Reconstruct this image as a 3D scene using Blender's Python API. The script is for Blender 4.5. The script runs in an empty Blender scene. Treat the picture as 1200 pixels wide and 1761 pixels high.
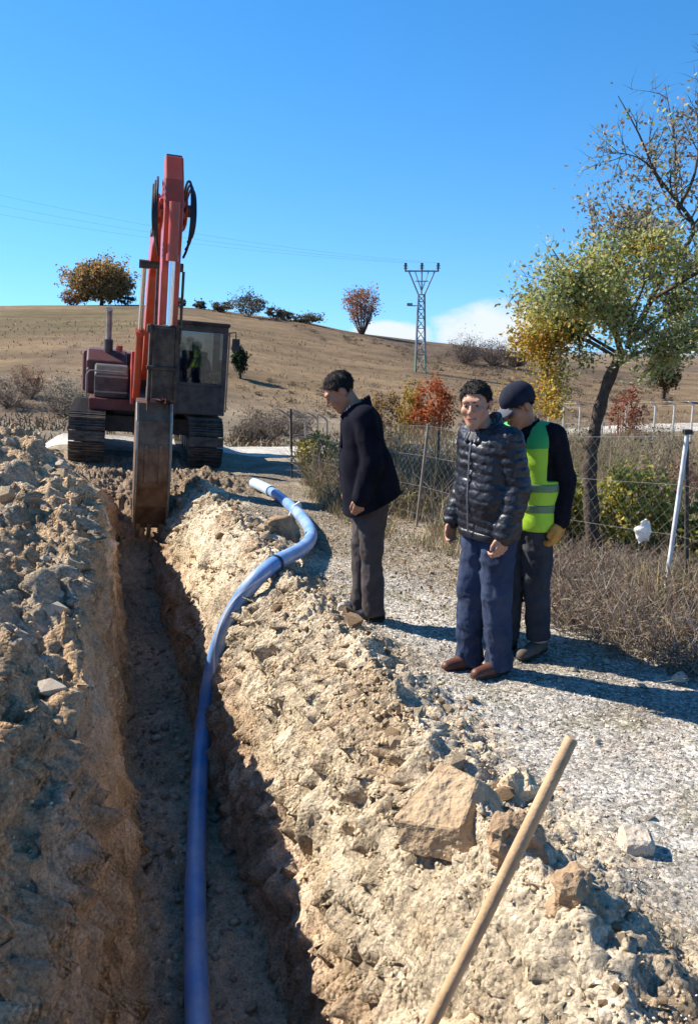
import bpy, bmesh, math, random
import numpy as np
from mathutils import Vector, Matrix
R = math.radians
rng = np.random.default_rng(7)
random.seed(7)
scene = bpy.context.scene
COL = scene.collection

# ------------------------------------------------------------------ camera
CAM_H = 2.04
cam_d = bpy.data.cameras.new('camera'); cam = bpy.data.objects.new('camera', cam_d); COL.objects.link(cam)
cam.location = (0, 0, CAM_H)
cam.rotation_euler = (R(90) - math.atan(320 / 1500), 0, 0)
cam_d.sensor_fit = 'VERTICAL'; cam_d.sensor_height = 24.0
cam_d.lens = 24.0 * 1500 / 1761
cam_d.clip_start = 0.05; cam_d.clip_end = 9000
scene.camera = cam
scene.render.resolution_x = 697; scene.render.resolution_y = 1024

# ------------------------------------------------------------------ sky and sun
SUN_EL = R(41); SUN_AZ = Vector((-0.93, 0.36)).normalized()   # direction towards the sun on the ground
sun_dir = Vector((SUN_AZ.x * math.cos(SUN_EL), SUN_AZ.y * math.cos(SUN_EL), math.sin(SUN_EL)))
sd = bpy.data.lights.new('sun', 'SUN'); sun = bpy.data.objects.new('sun', sd); COL.objects.link(sun)
sd.energy = 5.0; sd.angle = R(0.5); sd.color = (1.0, 0.93, 0.82)
sun.rotation_euler = sun_dir.to_track_quat('Z', 'Y').to_euler()
sun.location = (-20, 8, 20)
world = bpy.data.worlds.new('World'); scene.world = world; world.use_nodes = True
def build_world():
    nt = world.node_tree; nt.nodes.clear(); N = nt.nodes.new; L = nt.links.new
    tc = N('ShaderNodeTexCoord'); sep = N('ShaderNodeSeparateXYZ'); L(tc.outputs['Generated'], sep.inputs[0])
    # low directions look a little higher into the sky dome, so the clear horizon stays blue
    m1 = N('ShaderNodeMath'); m1.operation = 'MAXIMUM'; L(sep.outputs[2], m1.inputs[0]); m1.inputs[1].default_value = 0.0
    m2 = N('ShaderNodeMath'); m2.operation = 'MULTIPLY_ADD'; L(m1.outputs[0], m2.inputs[0]); m2.inputs[1].default_value = 0.86; m2.inputs[2].default_value = 0.15
    cmb = N('ShaderNodeCombineXYZ'); L(sep.outputs[0], cmb.inputs[0]); L(sep.outputs[1], cmb.inputs[1]); L(m2.outputs[0], cmb.inputs[2])
    sky = N('ShaderNodeTexSky'); sky.sky_type = 'NISHITA'; sky.sun_disc = False
    sky.sun_elevation = SUN_EL; sky.sun_rotation = math.atan2(SUN_AZ.x, SUN_AZ.y)
    sky.air_density = 1.0; sky.dust_density = 0.2; sky.ozone_density = 2.2; sky.altitude = 900
    L(cmb.outputs[0], sky.inputs[0])
    hs = N('ShaderNodeHueSaturation'); hs.inputs['Saturation'].default_value = 1.35; hs.inputs['Value'].default_value = 1.10
    hs.inputs['Hue'].default_value = 0.499
    L(sky.outputs[0], hs.inputs['Color'])
    # fair-weather clouds low over the horizon
    mp = N('ShaderNodeMapping'); mp.inputs['Scale'].default_value = (13, 13, 26); mp.inputs['Location'].default_value = (0.3, 0.0, 0.1); L(tc.outputs['Generated'], mp.inputs[0])
    no = N('ShaderNodeTexNoise'); no.inputs['Scale'].default_value = 1.0; no.inputs['Detail'].default_value = 7; no.inputs['Roughness'].default_value = 0.56; L(mp.outputs[0], no.inputs['Vector'])
    def blob(dx, el, sx, sz):
        az = N('ShaderNodeMath'); az.operation = 'DIVIDE'; L(sep.outputs[0], az.inputs[0]); L(sep.outputs[1], az.inputs[1])
        a = N('ShaderNodeMath'); a.operation = 'MULTIPLY_ADD'; L(az.outputs[0], a.inputs[0]); a.inputs[1].default_value = 1 / sx; a.inputs[2].default_value = -dx / sx
        b = N('ShaderNodeMath'); b.operation = 'MULTIPLY_ADD'; L(sep.outputs[2], b.inputs[0]); b.inputs[1].default_value = 1 / sz; b.inputs[2].default_value = -el / sz
        a2 = N('ShaderNodeMath'); a2.operation = 'MULTIPLY'; L(a.outputs[0], a2.inputs[0]); L(a.outputs[0], a2.inputs[1])
        b2 = N('ShaderNodeMath'); b2.operation = 'MULTIPLY_ADD'; L(b.outputs[0], b2.inputs[0]); L(b.outputs[0], b2.inputs[1]); L(a2.outputs[0], b2.inputs[2])
        e = N('ShaderNodeMath'); e.operation = 'SUBTRACT'; e.inputs[0].default_value = 1.0; L(b2.outputs[0], e.inputs[1])
        g = N('ShaderNodeMath'); g.operation = 'GREATER_THAN'; L(sep.outputs[1], g.inputs[0]); g.inputs[1].default_value = 0
        h = N('ShaderNodeMath'); h.operation = 'MULTIPLY'; L(e.outputs[0], h.inputs[0]); L(g.outputs[0], h.inputs[1]); h.use_clamp = True
        return h
    bl = [blob(0.180, -0.006, 0.110, 0.040), blob(0.050, -0.010, 0.060, 0.020), blob(0.40, -0.02, 0.09, 0.03)]
    mx = bl[0]
    for b in bl[1:]:
        m = N('ShaderNodeMath'); m.operation = 'MAXIMUM'; L(mx.outputs[0], m.inputs[0]); L(b.outputs[0], m.inputs[1]); mx = m
    ad = N('ShaderNodeMath'); ad.operation = 'MULTIPLY_ADD'; L(mx.outputs[0], ad.inputs[0]); ad.inputs[1].default_value = 0.62; L(no.outputs['Fac'], ad.inputs[2])
    rp = N('ShaderNodeMapRange'); rp.inputs['From Min'].default_value = 0.62; rp.inputs['From Max'].default_value = .95; rp.interpolation_type = 'SMOOTHSTEP'; L(ad.outputs[0], rp.inputs['Value'])
    on = N('ShaderNodeMapRange'); on.inputs['From Max'].default_value = .25; L(mx.outputs[0], on.inputs['Value'])
    cm = N('ShaderNodeMath'); cm.operation = 'MULTIPLY'; L(rp.outputs[0], cm.inputs[0]); L(on.outputs[0], cm.inputs[1])
    mix = N('ShaderNodeMix'); mix.data_type = 'RGBA'; L(cm.outputs[0], mix.inputs['Factor']); L(hs.outputs[0], mix.inputs['A']); mix.inputs['B'].default_value = (4.3, 4.7, 5.1, 1)
    bg = N('ShaderNodeBackground'); bg.inputs['Strength'].default_value = 0.1; L(mix.outputs['Result'], bg.inputs['Color'])
    out = N('ShaderNodeOutputWorld'); L(bg.outputs[0], out.inputs['Surface'])
build_world()
vs = scene.view_settings
vs.view_transform = 'Standard'; vs.look = 'None'; vs.exposure = 1.05; vs.gamma = 1.0; vs.use_curve_mapping = False
scene.render.engine = 'CYCLES'; scene.cycles.diffuse_bounces = 8

# ------------------------------------------------------------------ helpers
def tag(o, label=None, cat=None, group=None, kind=None):
    if label: o['label'] = label
    if cat: o['category'] = cat
    if group: o['group'] = group
    if kind: o['kind'] = kind
    return o
def empty(name, loc=(0, 0, 0), rot=(0, 0, 0)):
    o = bpy.data.objects.new(name, None); COL.objects.link(o); o.location = loc; o.rotation_euler = rot
    o.empty_display_size = 0.2
    return o
def mesh_np(name, V, F, cols=None):
    """V (n,3); F (m,3|4) int arrays or list of them"""
    me = bpy.data.meshes.new(name)
    Fs = F if isinstance(F, list) else [F]
    Fs = [np.asarray(f, dtype=np.int32) for f in Fs if len(f)]
    V = np.asarray(V, dtype=np.float32)
    me.vertices.add(len(V)); me.vertices.foreach_set('co', V.ravel())
    loops = np.concatenate([f.ravel() for f in Fs])
    sizes = np.concatenate([np.full(len(f), f.shape[1], np.int32) for f in Fs])
    starts = np.concatenate([[0], np.cumsum(sizes)[:-1]]).astype(np.int32)
    me.loops.add(len(loops)); me.loops.foreach_set('vertex_index', loops)
    me.polygons.add(len(sizes)); me.polygons.foreach_set('loop_start', starts)
    me.update(calc_edges=True)
    if cols is not None:
        a = me.color_attributes.new('Col', 'FLOAT_COLOR', 'POINT')
        c = np.ones((len(V), 4), np.float32); c[:, :cols.shape[1]] = cols
        a.data.foreach_set('color', c.ravel())
    return me
def obj(name, me, mat=None, parent=None, smooth=False, loc=None):
    o = bpy.data.objects.new(name, me); COL.objects.link(o)
    if mat is not None and not me.materials: me.materials.append(mat)
    if smooth: me.polygons.foreach_set('use_smooth', np.ones(len(me.polygons), bool))
    if parent: o.parent = parent
    if loc is not None: o.location = loc
    return o
def bevel(o, w=0.008, seg=2):
    m = o.modifiers.new('bevel', 'BEVEL'); m.width = w; m.segments = seg; m.limit_method = 'ANGLE'; m.angle_limit = R(35)
    return o

class MB:
    """collects boxes, tubes and prisms into one mesh"""
    def __init__(s): s.v = []; s.f = []; s.n = 0
    def add(s, V, F):
        for f in F: s.f.append([i + s.n for i in f])
        s.v += [tuple(p) for p in V]; s.n += len(V); return s
    def box(s, c, d, M=None):
        c = Vector(c); V = []
        for x in (-.5, .5):
            for y in (-.5, .5):
                for z in (-.5, .5):
                    p = Vector((x * d[0], y * d[1], z * d[2]))
                    if M is not None: p = M @ p
                    V.append(c + p)
        return s.add(V, [(0, 1, 3, 2), (4, 6, 7, 5), (0, 4, 5, 1), (2, 3, 7, 6), (0, 2, 6, 4), (1, 5, 7, 3)])
    def tube(s, P, r, n=10, caps=True):
        P = [Vector(p) for p in P]; rr = r if hasattr(r, '__len__') else [r] * len(P)
        up = None; V = []; F = []
        for i, p in enumerate(P):
            t = (P[min(i + 1, len(P) - 1)] - P[max(i - 1, 0)]).normalized()
            if up is None:
                up = Vector((0, 0, 1)) if abs(t.z) < .9 else Vector((1, 0, 0))
            a = t.cross(up); a.normalize(); b = a.cross(t); up = b
            for k in range(n):
                w = 2 * math.pi * k / n
                V.append(p + (a * math.cos(w) + b * math.sin(w)) * rr[i])
        for i in range(len(P) - 1):
            for k in range(n):
                k2 = (k + 1) % n
                F.append((i * n + k, i * n + k2, (i + 1) * n + k2, (i + 1) * n + k))
        if caps:
            F.append(tuple(range(n - 1, -1, -1))); F.append(tuple((len(P) - 1) * n + k for k in range(n)))
        return s.add(V, F)
    def prism(s, prof, x0, x1):
        """profile of (y, z) points extruded along x"""
        n = len(prof)
        V = [(x0, y, z) for y, z in prof] + [(x1, y, z) for y, z in prof]
        F = [tuple(range(n - 1, -1, -1)), tuple(range(n, 2 * n))]
        for i in range(n):
            j = (i + 1) % n; F.append((i, j, n + j, n + i))
        return s.add(V, F)
    def build(s, name, mat, parent=None, bev=0, smooth=False, fixn=True):
        me = bpy.data.meshes.new(name); me.from_pydata(s.v, [], s.f); me.update()
        if fixn:
            bm = bmesh.new(); bm.from_mesh(me); bmesh.ops.recalc_face_normals(bm, faces=bm.faces); bm.to_mesh(me); bm.free()
        o = obj(name, me, mat, parent)
        if smooth:
            me.polygons.foreach_set('use_smooth', np.ones(len(me.polygons), bool))
            try: me.set_sharp_from_angle(angle=R(40))
            except Exception: pass
        if bev: bevel(o, bev)
        return o

# --- noise
def _h(ix, iy, iz, s):
    h = (ix.astype(np.int64) * 374761393 + iy.astype(np.int64) * 668265263 + iz.astype(np.int64) * 2147483647 + s * 974634777) & 0xFFFFFFFF
    h = ((h ^ (h >> 13)) * 1274126177) & 0xFFFFFFFF
    h = ((h ^ (h >> 15)) * 2246822519) & 0xFFFFFFFF
    return ((h ^ (h >> 16)) & 0xFFFFFF) / float(0xFFFFFF)
def vn2(x, y, s=0):
    x = np.asarray(x, float); y = np.asarray(y, float)
    ix = np.floor(x); iy = np.floor(y); fx = x - ix; fy = y - iy
    fx = fx * fx * (3 - 2 * fx); fy = fy * fy * (3 - 2 * fy); z = np.zeros_like(ix)
    a = _h(ix, iy, z, s); b = _h(ix + 1, iy, z, s); c = _h(ix, iy + 1, z, s); d = _h(ix + 1, iy + 1, z, s)
    return (a + (b - a) * fx) * (1 - fy) + (c + (d - c) * fx) * fy - .5
def fbm2(x, y, o=4, s=0, g=.5):
    t = 0; a = 1.
    for i in range(o): t = t + a * vn2(x * 2 ** i + 13.7 * i, y * 2 ** i - 7.1 * i, s + i); a *= g
    return t
def vn3(x, y, z, s=0):
    ix = np.floor(x); iy = np.floor(y); iz = np.floor(z); fx = x - ix; fy = y - iy; fz = z - iz
    fx = fx * fx * (3 - 2 * fx); fy = fy * fy * (3 - 2 * fy); fz = fz * fz * (3 - 2 * fz)
    r = 0
    for i in (0, 1):
        for j in (0, 1):
            for k in (0, 1):
                r = r + _h(ix + i, iy + j, iz + k, s) * (fx if i else 1 - fx) * (fy if j else 1 - fy) * (fz if k else 1 - fz)
    return r - .5
def cell2(x, y, s=0):
    """nearest-point distance and the cell's random id"""
    ix = np.floor(x); iy = np.floor(y); z = np.zeros_like(ix)
    d = np.full(x.shape, 9.); idv = np.zeros(x.shape)
    for i in (-1, 0, 1):
        for j in (-1, 0, 1):
            cx = ix + i; cy = iy + j
            e = np.hypot(cx + _h(cx, cy, z, s) - x, cy + _h(cx, cy, z, s + 1) - y)
            m = e < d; d = np.where(m, e, d); idv = np.where(m, _h(cx, cy, z, s + 2), idv)
    return d, idv
def sstep(a, b, x): t = np.clip((x - a) / (b - a), 0, 1); return t * t * (3 - 2 * t)

# --- materials
def mat(name, col, rough=.8, metal=0., var=.25, vscale=6., bump=0., bscale=40., spec=.3, dirt=None, dscale=3., damt=.5, attr=False, transl=0., coat=0.):
    m = bpy.data.materials.new(name); m.use_nodes = True; nt = m.node_tree; N = nt.nodes.new; L = nt.links.new
    b = nt.nodes['Principled BSDF']; b.inputs['Roughness'].default_value = rough; b.inputs['Metallic'].default_value = metal
    b.inputs['Specular IOR Level'].default_value = spec
    if coat: b.inputs['Coat Weight'].default_value = coat; b.inputs['Coat Roughness'].default_value = .25
    tc = N('ShaderNodeTexCoord')
    if attr:
        at = N('ShaderNodeAttribute'); at.attribute_name = 'Col'; src = at.outputs['Color']
    else:
        rgb = N('ShaderNodeRGB'); rgb.outputs[0].default_value = (*col, 1); src = rgb.outputs[0]
    if var:
        no = N('ShaderNodeTexNoise'); no.inputs['Scale'].default_value = vscale; no.inputs['Detail'].default_value = 6; L(tc.outputs['Object'], no.inputs['Vector'])
        mr = N('ShaderNodeMapRange'); mr.inputs['From Min'].default_value = .3; mr.inputs['From Max'].default_value = .7
        mr.inputs['To Min'].default_value = 1 - var; mr.inputs['To Max'].default_value = 1 + var; L(no.outputs['Fac'], mr.inputs['Value'])
        vm = N('ShaderNodeVectorMath'); vm.operation = 'SCALE'; L(src, vm.inputs[0]); L(mr.outputs[0], vm.inputs['Scale']); src = vm.outputs[0]
    if dirt:
        n2 = N('ShaderNodeTexNoise'); n2.inputs['Scale'].default_value = dscale; n2.inputs['Detail'].default_value = 8; n2.inputs['Roughness'].default_value = .65; L(tc.outputs['Object'], n2.inputs['Vector'])
        r2 = N('ShaderNodeMapRange'); r2.inputs['From Min'].default_value = .42; r2.inputs['From Max'].default_value = .68; r2.inputs['To Max'].default_value = damt; L(n2.outputs['Fac'], r2.inputs['Value'])
        mx = N('ShaderNodeMix'); mx.data_type = 'RGBA'; L(r2.outputs[0], mx.inputs['Factor']); L(src, mx.inputs['A']); mx.inputs['B'].default_value = (*dirt, 1); src = mx.outputs['Result']
    L(src, b.inputs['Base Color'])
    if bump:
        nb = N('ShaderNodeTexNoise'); nb.inputs['Scale'].default_value = bscale; nb.inputs['Detail'].default_value = 5; L(tc.outputs['Object'], nb.inputs['Vector'])
        bp = N('ShaderNodeBump'); bp.inputs['Strength'].default_value = bump; bp.inputs['Distance'].default_value = .02; L(nb.outputs['Fac'], bp.inputs['Height']); L(bp.outputs[0], b.inputs['Normal'])
    if transl:
        tr = N('ShaderNodeBsdfTranslucent'); L(src, tr.inputs['Color'])
        ms = N('ShaderNodeMixShader'); ms.inputs[0].default_value = transl; L(b.outputs[0], ms.inputs[1]); L(tr.outputs[0], ms.inputs[2])
        L(ms.outputs[0], nt.nodes['Material Output'].inputs['Surface'])
    return m

def soil_material():
    m = bpy.data.materials.new('soil'); m.use_nodes = True; nt = m.node_tree; N = nt.nodes.new; L = nt.links.new
    b = nt.nodes['Principled BSDF']; b.inputs['Roughness'].default_value = .95; b.inputs['Specular IOR Level'].default_value = .12
    tc = N('ShaderNodeTexCoord'); at = N('ShaderNodeAttribute'); at.attribute_name = 'Col'
    def noise(sc, det=6, ro=.6):
        n = N('ShaderNodeTexNoise'); n.inputs['Scale'].default_value = sc; n.inputs['Detail'].default_value = det; n.inputs['Roughness'].default_value = ro; L(tc.outputs['Object'], n.inputs['Vector']); return n.outputs['Fac']
    def rng_(v, a, b_, c, d):
        r = N('ShaderNodeMapRange'); r.inputs['From Min'].default_value = a; r.inputs['From Max'].default_value = b_; r.inputs['To Min'].default_value = c; r.inputs['To Max'].default_value = d; L(v, r.inputs['Value']); return r.outputs[0]
    def mul(a, b_):
        k = N('ShaderNodeMath'); k.operation = 'MULTIPLY'; L(a, k.inputs[0]); L(b_, k.inputs[1]); return k.outputs[0]
    big = rng_(noise(1.3, 5), .3, .7, .78, 1.22)
    mpp = N('ShaderNodeMapping'); mpp.inputs['Scale'].default_value = (.11, .42, .42); L(tc.outputs['Object'], mpp.inputs[0])
    nh = N('ShaderNodeTexNoise'); nh.inputs['Scale'].default_value = 1.; nh.inputs['Detail'].default_value = 9; nh.inputs['Roughness'].default_value = .7; L(mpp.outputs[0], nh.inputs['Vector'])
    big = mul(big, rng_(nh.outputs['Fac'], .34, .66, .66, 1.34))
    mid = rng_(noise(14, 8, .75), .3, .7, .6, 1.36)
    # gravel: each small cell its own tone; weight comes from the attribute's alpha
    vo = N('ShaderNodeTexVoronoi'); vo.inputs['Scale'].default_value = 55; L(tc.outputs['Object'], vo.inputs['Vector'])
    sp = N('ShaderNodeSeparateColor'); L(vo.outputs['Color'], sp.inputs[0])
    gv = rng_(sp.outputs[0], 0, 1, .45, 1.5)
    gm = N('ShaderNodeMix'); gm.data_type = 'FLOAT'; L(at.outputs['Alpha'], gm.inputs['Factor']); gm.inputs['A'].default_value = 1; L(gv, gm.inputs['B'])
    pit = rng_(noise(70, 4, .6), .36, .52, .72, 1.05)
    t = mul(mul(mul(big, mid), gm.outputs['Result']), pit)
    vm = N('ShaderNodeVectorMath'); vm.operation = 'SCALE'; L(at.outputs['Color'], vm.inputs[0]); L(t, vm.inputs['Scale'])
    # rusty streaks in the clay
    st = N('ShaderNodeMix'); st.data_type = 'RGBA'; L(rng_(noise(3.7, 7, .65), .52, .75, 0, .45), st.inputs['Factor']); L(vm.outputs[0], st.inputs['A'])
    tint = N('ShaderNodeVectorMath'); tint.operation = 'MULTIPLY'; L(vm.outputs[0], tint.inputs[0]); tint.inputs[1].default_value = (1.02, .80, .62); L(tint.outputs[0], st.inputs['B'])
    L(st.outputs['Result'], b.inputs['Base Color'])
    b1 = N('ShaderNodeBump'); b1.inputs['Strength'].default_value = 1.; b1.inputs['Distance'].default_value = .045; L(noise(26, 8, .7), b1.inputs['Height'])
    b2 = N('ShaderNodeBump'); b2.inputs['Strength'].default_value = .75; b2.inputs['Distance'].default_value = .012; b2.invert = True; L(vo.outputs['Distance'], b2.inputs['Height']); L(b1.outputs[0], b2.inputs['Normal'])
    L(b2.outputs[0], b.inputs['Normal'])
    return m
M_soil = soil_material()

# ------------------------------------------------------------------ terrain
AL = R(16.7); EU = np.array([math.cos(AL), math.sin(AL)]); EV = np.array([-math.sin(AL), math.cos(AL)])
def to_uv(x, y): return x * EU[0] + y * EU[1], x * EV[0] + y * EV[1]
EXC = np.array([-3.52, 15.0]); EXC_A = R(15.0); EXC_TILT = R(5.0); EXC_Z = -0.36
def base_z(x, y):
    x = np.asarray(x, float); y = np.asarray(y, float)
    z = np.interp(y, [-60, 7, 15, 21, 30, 40, 60], [0, 0, -.38, -.9, -1.9, -2.7, -3.0])
    left = sstep(2, 14, -x) * sstep(12, 26, y)
    z = z + left * np.clip((y - 14) * .05, 0, 1.1)
    # hill behind: crest height by bearing, 85 m off
    yy = np.maximum(y, 4.); b = x / yy
    px = 600 + 1500 * b
    cp = np.interp(px, [-900, -200, 0, 250, 350, 430, 520, 600, 690, 820, 930, 1000, 1200, 1600], [560, 530, 527, 526, 531, 541, 553, 570, 583, 597, 612, 636, 648, 650])
    zc = CAM_H + (560 - cp) / 1500 * 85.
    t = np.clip((y - 33) / 52., 0, 1)
    s = np.where(px < 900, 1 - (1 - t) ** 1.45, t)
    vz = z
    hz = vz * (1 - s) + zc * s
    z = np.where(y > 33, hz, z)
    far = np.clip(y - 85, 0, None)
    rr = np.hypot(x, y)
    z = np.where(y > 85, zc - .03 * far, z)
    z = np.maximum(z, np.where(y > 85, -.0275 * rr + 0 * z, -1e9))
    side = np.clip(np.abs(x) - 60 - .8 * np.maximum(y, 0), 0, None)
    z = z - .02 * side * (y <= 85)
    z = z + .25 * fbm2(x * .08, y * .08, 3, 40) * sstep(16, 40, y)
    return z
PU = np.array([-60, -3.3, -2.3, -1.45, -.95, -.5, -.13, -.02, .05, .13, .76, .82, .95, 1.14, 1.38, 1.64, 2.15, 60])
PF = np.array([0, 0, .30, .52, .54, .47, .34, -.36, -1.2, -1.3, -1.3, -.86, -.42, -.05, .17, .08, 0, 0])
PN = np.array([0, 0, .32, .60, .68, .52, .06, -.42, -1.2, -1.3, -1.3, -.86, -.42, -.05, .17, .08, 0, 0])
def ground_z(x, y, detail=True):
    x = np.asarray(x, float); y = np.asarray(y, float)
    u, v = to_uv(x, y)
    z = base_z(x, y)
    uw = u + .10 * fbm2(v * .9, u * .5, 3, 3) * sstep(-8, 1, -np.abs(u - .6))
    uw = uw - np.interp(v, [1.8, 3, 4, 5.5, 8, 12], [-.26, -.17, -.02, .07, .15, .22]) * (1 - sstep(.25, .62, uw)) * sstep(-1.2, -.3, uw)
    n = 1 - sstep(3.2, 5.2, v)
    p = np.interp(uw, PU, PF) * (1 - n) + np.interp(uw, PU, PN) * n
    p = p + .42 * sstep(7.0, 9.5, v) * np.exp(-((uw + 1.0) / .5) ** 2)
    fl = 1 - sstep(10.4, 12.6, v); ft = 1 - sstep(10.7, 12.5, v); fr = 1 - sstep(12.2, 13.6, v)
    f = np.where(p > 0, np.where(uw < .5, fl, fr), ft)
    p = p * f
    z = z + p
    # level pad under the digger, tilted as it stands
    dx = x - EXC[0]; dy = y - EXC[1]
    xl = dx * math.cos(EXC_A) + dy * math.sin(EXC_A); yl = -dx * math.sin(EXC_A) + dy * math.cos(EXC_A)
    k = sstep(2.3, 1.5, np.abs(xl)) * sstep(-.9, -.25, yl) * sstep(5.0, 4.0, yl)
    z = z * (1 - k) + (EXC_Z - math.tan(EXC_TILT) * xl) * k
    if detail:
        near = 1 - sstep(14, 30, y)
        heap = sstep(-3.4, -2.4, u) * sstep(.05, -.16, u) * fl * (1 - .6 * k)
        bank = sstep(.78, .95, u) * sstep(2.2, 1.5, u) * fr * (1 - k)
        lump = np.maximum(heap, bank)
        d1, i1 = cell2(x * 4.2 + .5 * vn2(x * 3, y * 3, 9), y * 4.2, 21); d2, i2 = cell2(x * 10, y * 10, 31); d3, i3 = cell2(x * 23, y * 23, 41)
        z = z + lump * (.26 * (.55 - d1) * (i1 > .35) * (heap + .45 * bank) + .10 * (.5 - d2) * (i2 > .25) * (.6 * bank + heap) + .032 * (.5 - d3) + .20 * fbm2(x * 1.6, y * 1.6, 4, 50) * (heap * .9 + .55 * bank))
        floor = sstep(.07, .17, u) * sstep(.85, .76, u) * ft
        z = z + floor * (.10 * fbm2(x * 3, y * 3, 4, 60) + .05 * (.5 - d2) * (i2 > .5))
        gr = near * (1 - lump) * (1 - floor)
        rough = sstep(11.0, 12.2, v) * sstep(17.5, 15.5, v) * sstep(-2.6, -1.6, u) * sstep(2.6, 1.9, u) * np.where((np.abs(np.abs(xl) - 1.01) < .42) & (yl > -.15), .15, 1.)
        z = z + rough * (.10 * (.5 - d2) * (i2 > .3) + .05 * (.5 - d3) + .16 * (fbm2(x * 2.2, y * 2.2, 4, 55) - .1) + .14 * (.5 - d1) * (i1 > .5))
        z = z + gr * (.07 * fbm2(x * .9, y * .9, 4, 70) + .012 * (.5 - d2) * (i2 > .6) + .010 * (.5 - d3))
    return z
def gz(x, y): return float(ground_z(np.array([x]), np.array([y]))[0])

def axis(segs):
    out = []
    for a, b, st in segs: out += list(np.arange(a, b - 1e-6, st))
    return out
def grow(a, b, st, g):
    out = []; x = a
    while x < b: out.append(x); x += st; st *= g
    out.append(b); return out
us = [-t for t in reversed(grow(2.6, 5000, .06, 1.13))] + axis([(-2.54, -.26, .022), (-.26, .36, .0085), (.36, .74, .02), (.74, 1.5, .0105), (1.5, 3.4, .024), (3.4, 7.0, .05)]) + grow(7.0, 5000, .07, 1.12)
vv = [-t for t in reversed(grow(1.0, 400, .15, 1.3))] + axis([(-.9, 1.2, .06), (1.2, 6.2, .020), (6.2, 13.4, .032), (13.4, 20, .08)]) + grow(20, 5200, .12, 1.035)
us = np.array(us); vv = np.array(vv)
def build_ground():
    U, W = np.meshgrid(us, vv, indexing='ij')
    x = U * EU[0] + W * EV[0]; y = U * EU[1] + W * EV[1]
    z = ground_z(x, y)
    nu, nv = U.shape
    # rough the steep faces sideways too, so the cut walls are not smooth curtains
    gu = np.gradient(z, axis=0) / np.gradient(U, axis=0)
    steep = sstep(.5, 1.6, np.abs(gu)) * (np.abs(U - .5) < 1.4) * (W < 13.2)
    bil = lambda f, s: 2 * np.abs(vn3(x * f, y * f, z * f, s)) - .25
    patch = .35 + 1.0 * sstep(-.22, .25, vn3(x * 2.1, y * 2.1, z * 2.1, 14) + .5 * vn3(x * 5, y * 5, z * 5, 15))
    n3 = .8 * vn3(x * 5, y * 5, z * 5, 5) + patch * (.75 * bil(11, 6) + .5 * bil(24, 8)) + .45 * vn3(W * 20, U * 3, z * 2.2, 16) * (U < .4)
    n3 = n3 + .16 * bil(52, 9) + .4 * vn3(x * 3, y * 3, z * 14, 10)
    dsp = steep * .125 * n3 * np.sign(-gu)
    zone = ((U > -2.4) & (U < 1.75) & (W < 12.8) & (W > .8)) * 1.
    z = z + zone * (1 - steep) * patch * (.034 * bil(16, 11) + .024 * bil(37, 12))
    x = x + dsp * EU[0]; y = y + dsp * EU[1]
    V = np.stack([x, y, z], -1).reshape(-1, 3)
    i = np.arange(nu - 1)[:, None] * nv + np.arange(nv - 1)[None, :]
    F = np.stack([i, i + nv, i + nv + 1, i + 1], -1).reshape(-1, 4)
    # ground colours by zone, some tuned to offset shade
    u = U; v = W
    pale = np.array([.52, .475, .41]); soil = np.array([.68, .555, .39]); trench_soil = np.array([.50, .35, .225]); brown = np.array([.56, .395, .24]); litter = np.array([.27, .215, .15])
    hillc = np.array([.20, .138, .078]); hill2 = np.array([.125, .088, .058]); dark = np.array([.115, .08, .055])
    def mixc(c, d, t): return c * (1 - t[..., None]) + d * t[..., None]
    c = np.broadcast_to(pale, U.shape + (3,)).copy()
    patch = sstep(-.12, .30, fbm2(x * 1.1, y * 1.1, 4, 80))
    c = mixc(c, litter * 1.1, patch * .6)
    c = mixc(c, np.array([.25, .23, .14]), sstep(.05, .4, fbm2(x * 2.6, y * 2.6, 4, 88)) * .5)
    lit = sstep(6.0, 8.5, y + .6 * fbm2(x, y, 3, 81)) * sstep(.2, 1.2, x + .12 * (y - 8)) + sstep(1.2, 1.9, x - .7 * (5.6 - y)) * (y > 3) * sstep(4.4, 5.2, y)
    c = mixc(c, litter, np.clip(lit, 0, 1) * .8)
    bank = sstep(.80, .95, u) * sstep(2.05, 1.45, u + .35 * fbm2(x * 2, y * 2, 3, 82)) * (v < 13.4)
    c = mixc(c, soil, bank)
    crest = sstep(1.05, 1.3, u) * sstep(1.95, 1.6, u + .3 * fbm2(x * 2, y * 2, 3, 83)) * (v < 13)
    c = mixc(c, brown * .62, crest * sstep(-.15, .25, fbm2(x * 1.7, y * 1.7, 3, 84)) * .7)
    us_ = np.interp(v, [1.8, 3, 4, 5.5, 8, 12], [-.26, -.17, -.02, .07, .15, .22]); trench = sstep(-.2, -.05, u - us_) * sstep(.98, .84, u) * (v < 13)
    c = mixc(c, trench_soil * 1.25, trench * sstep(.15, -.25, z))  # trench soil colour raised and warmed to offset its dark, bluish shade
    heap = sstep(-3.3, -2.6, u) * sstep(.0, -.16, u - us_) * (v < 12.8)
    c = mixc(c, brown, heap)
    c = mixc(c, np.array([.62, .52, .39]), heap * sstep(0.05, .3, fbm2(x * 2.3, y * 2.3, 4, 85)) * .7 * sstep(3.6, 5.0, v))
    c = mixc(c, np.array([.50, .335, .20]), heap * sstep(4.6, 3.4, v) * .8)  # near heap browned in the colour against blue sky fill in its shade
    c = mixc(c, np.array([.58, .41, .245]), heap * sstep(6.5, 9.5, v) * .6)
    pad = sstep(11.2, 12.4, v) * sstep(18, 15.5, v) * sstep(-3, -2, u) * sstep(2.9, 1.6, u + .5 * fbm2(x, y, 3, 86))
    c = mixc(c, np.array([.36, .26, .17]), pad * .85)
    strata = fbm2(z * 7 + .4 * fbm2(x * 2, y * 2, 2, 92), v * .25, 3, 93)
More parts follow.
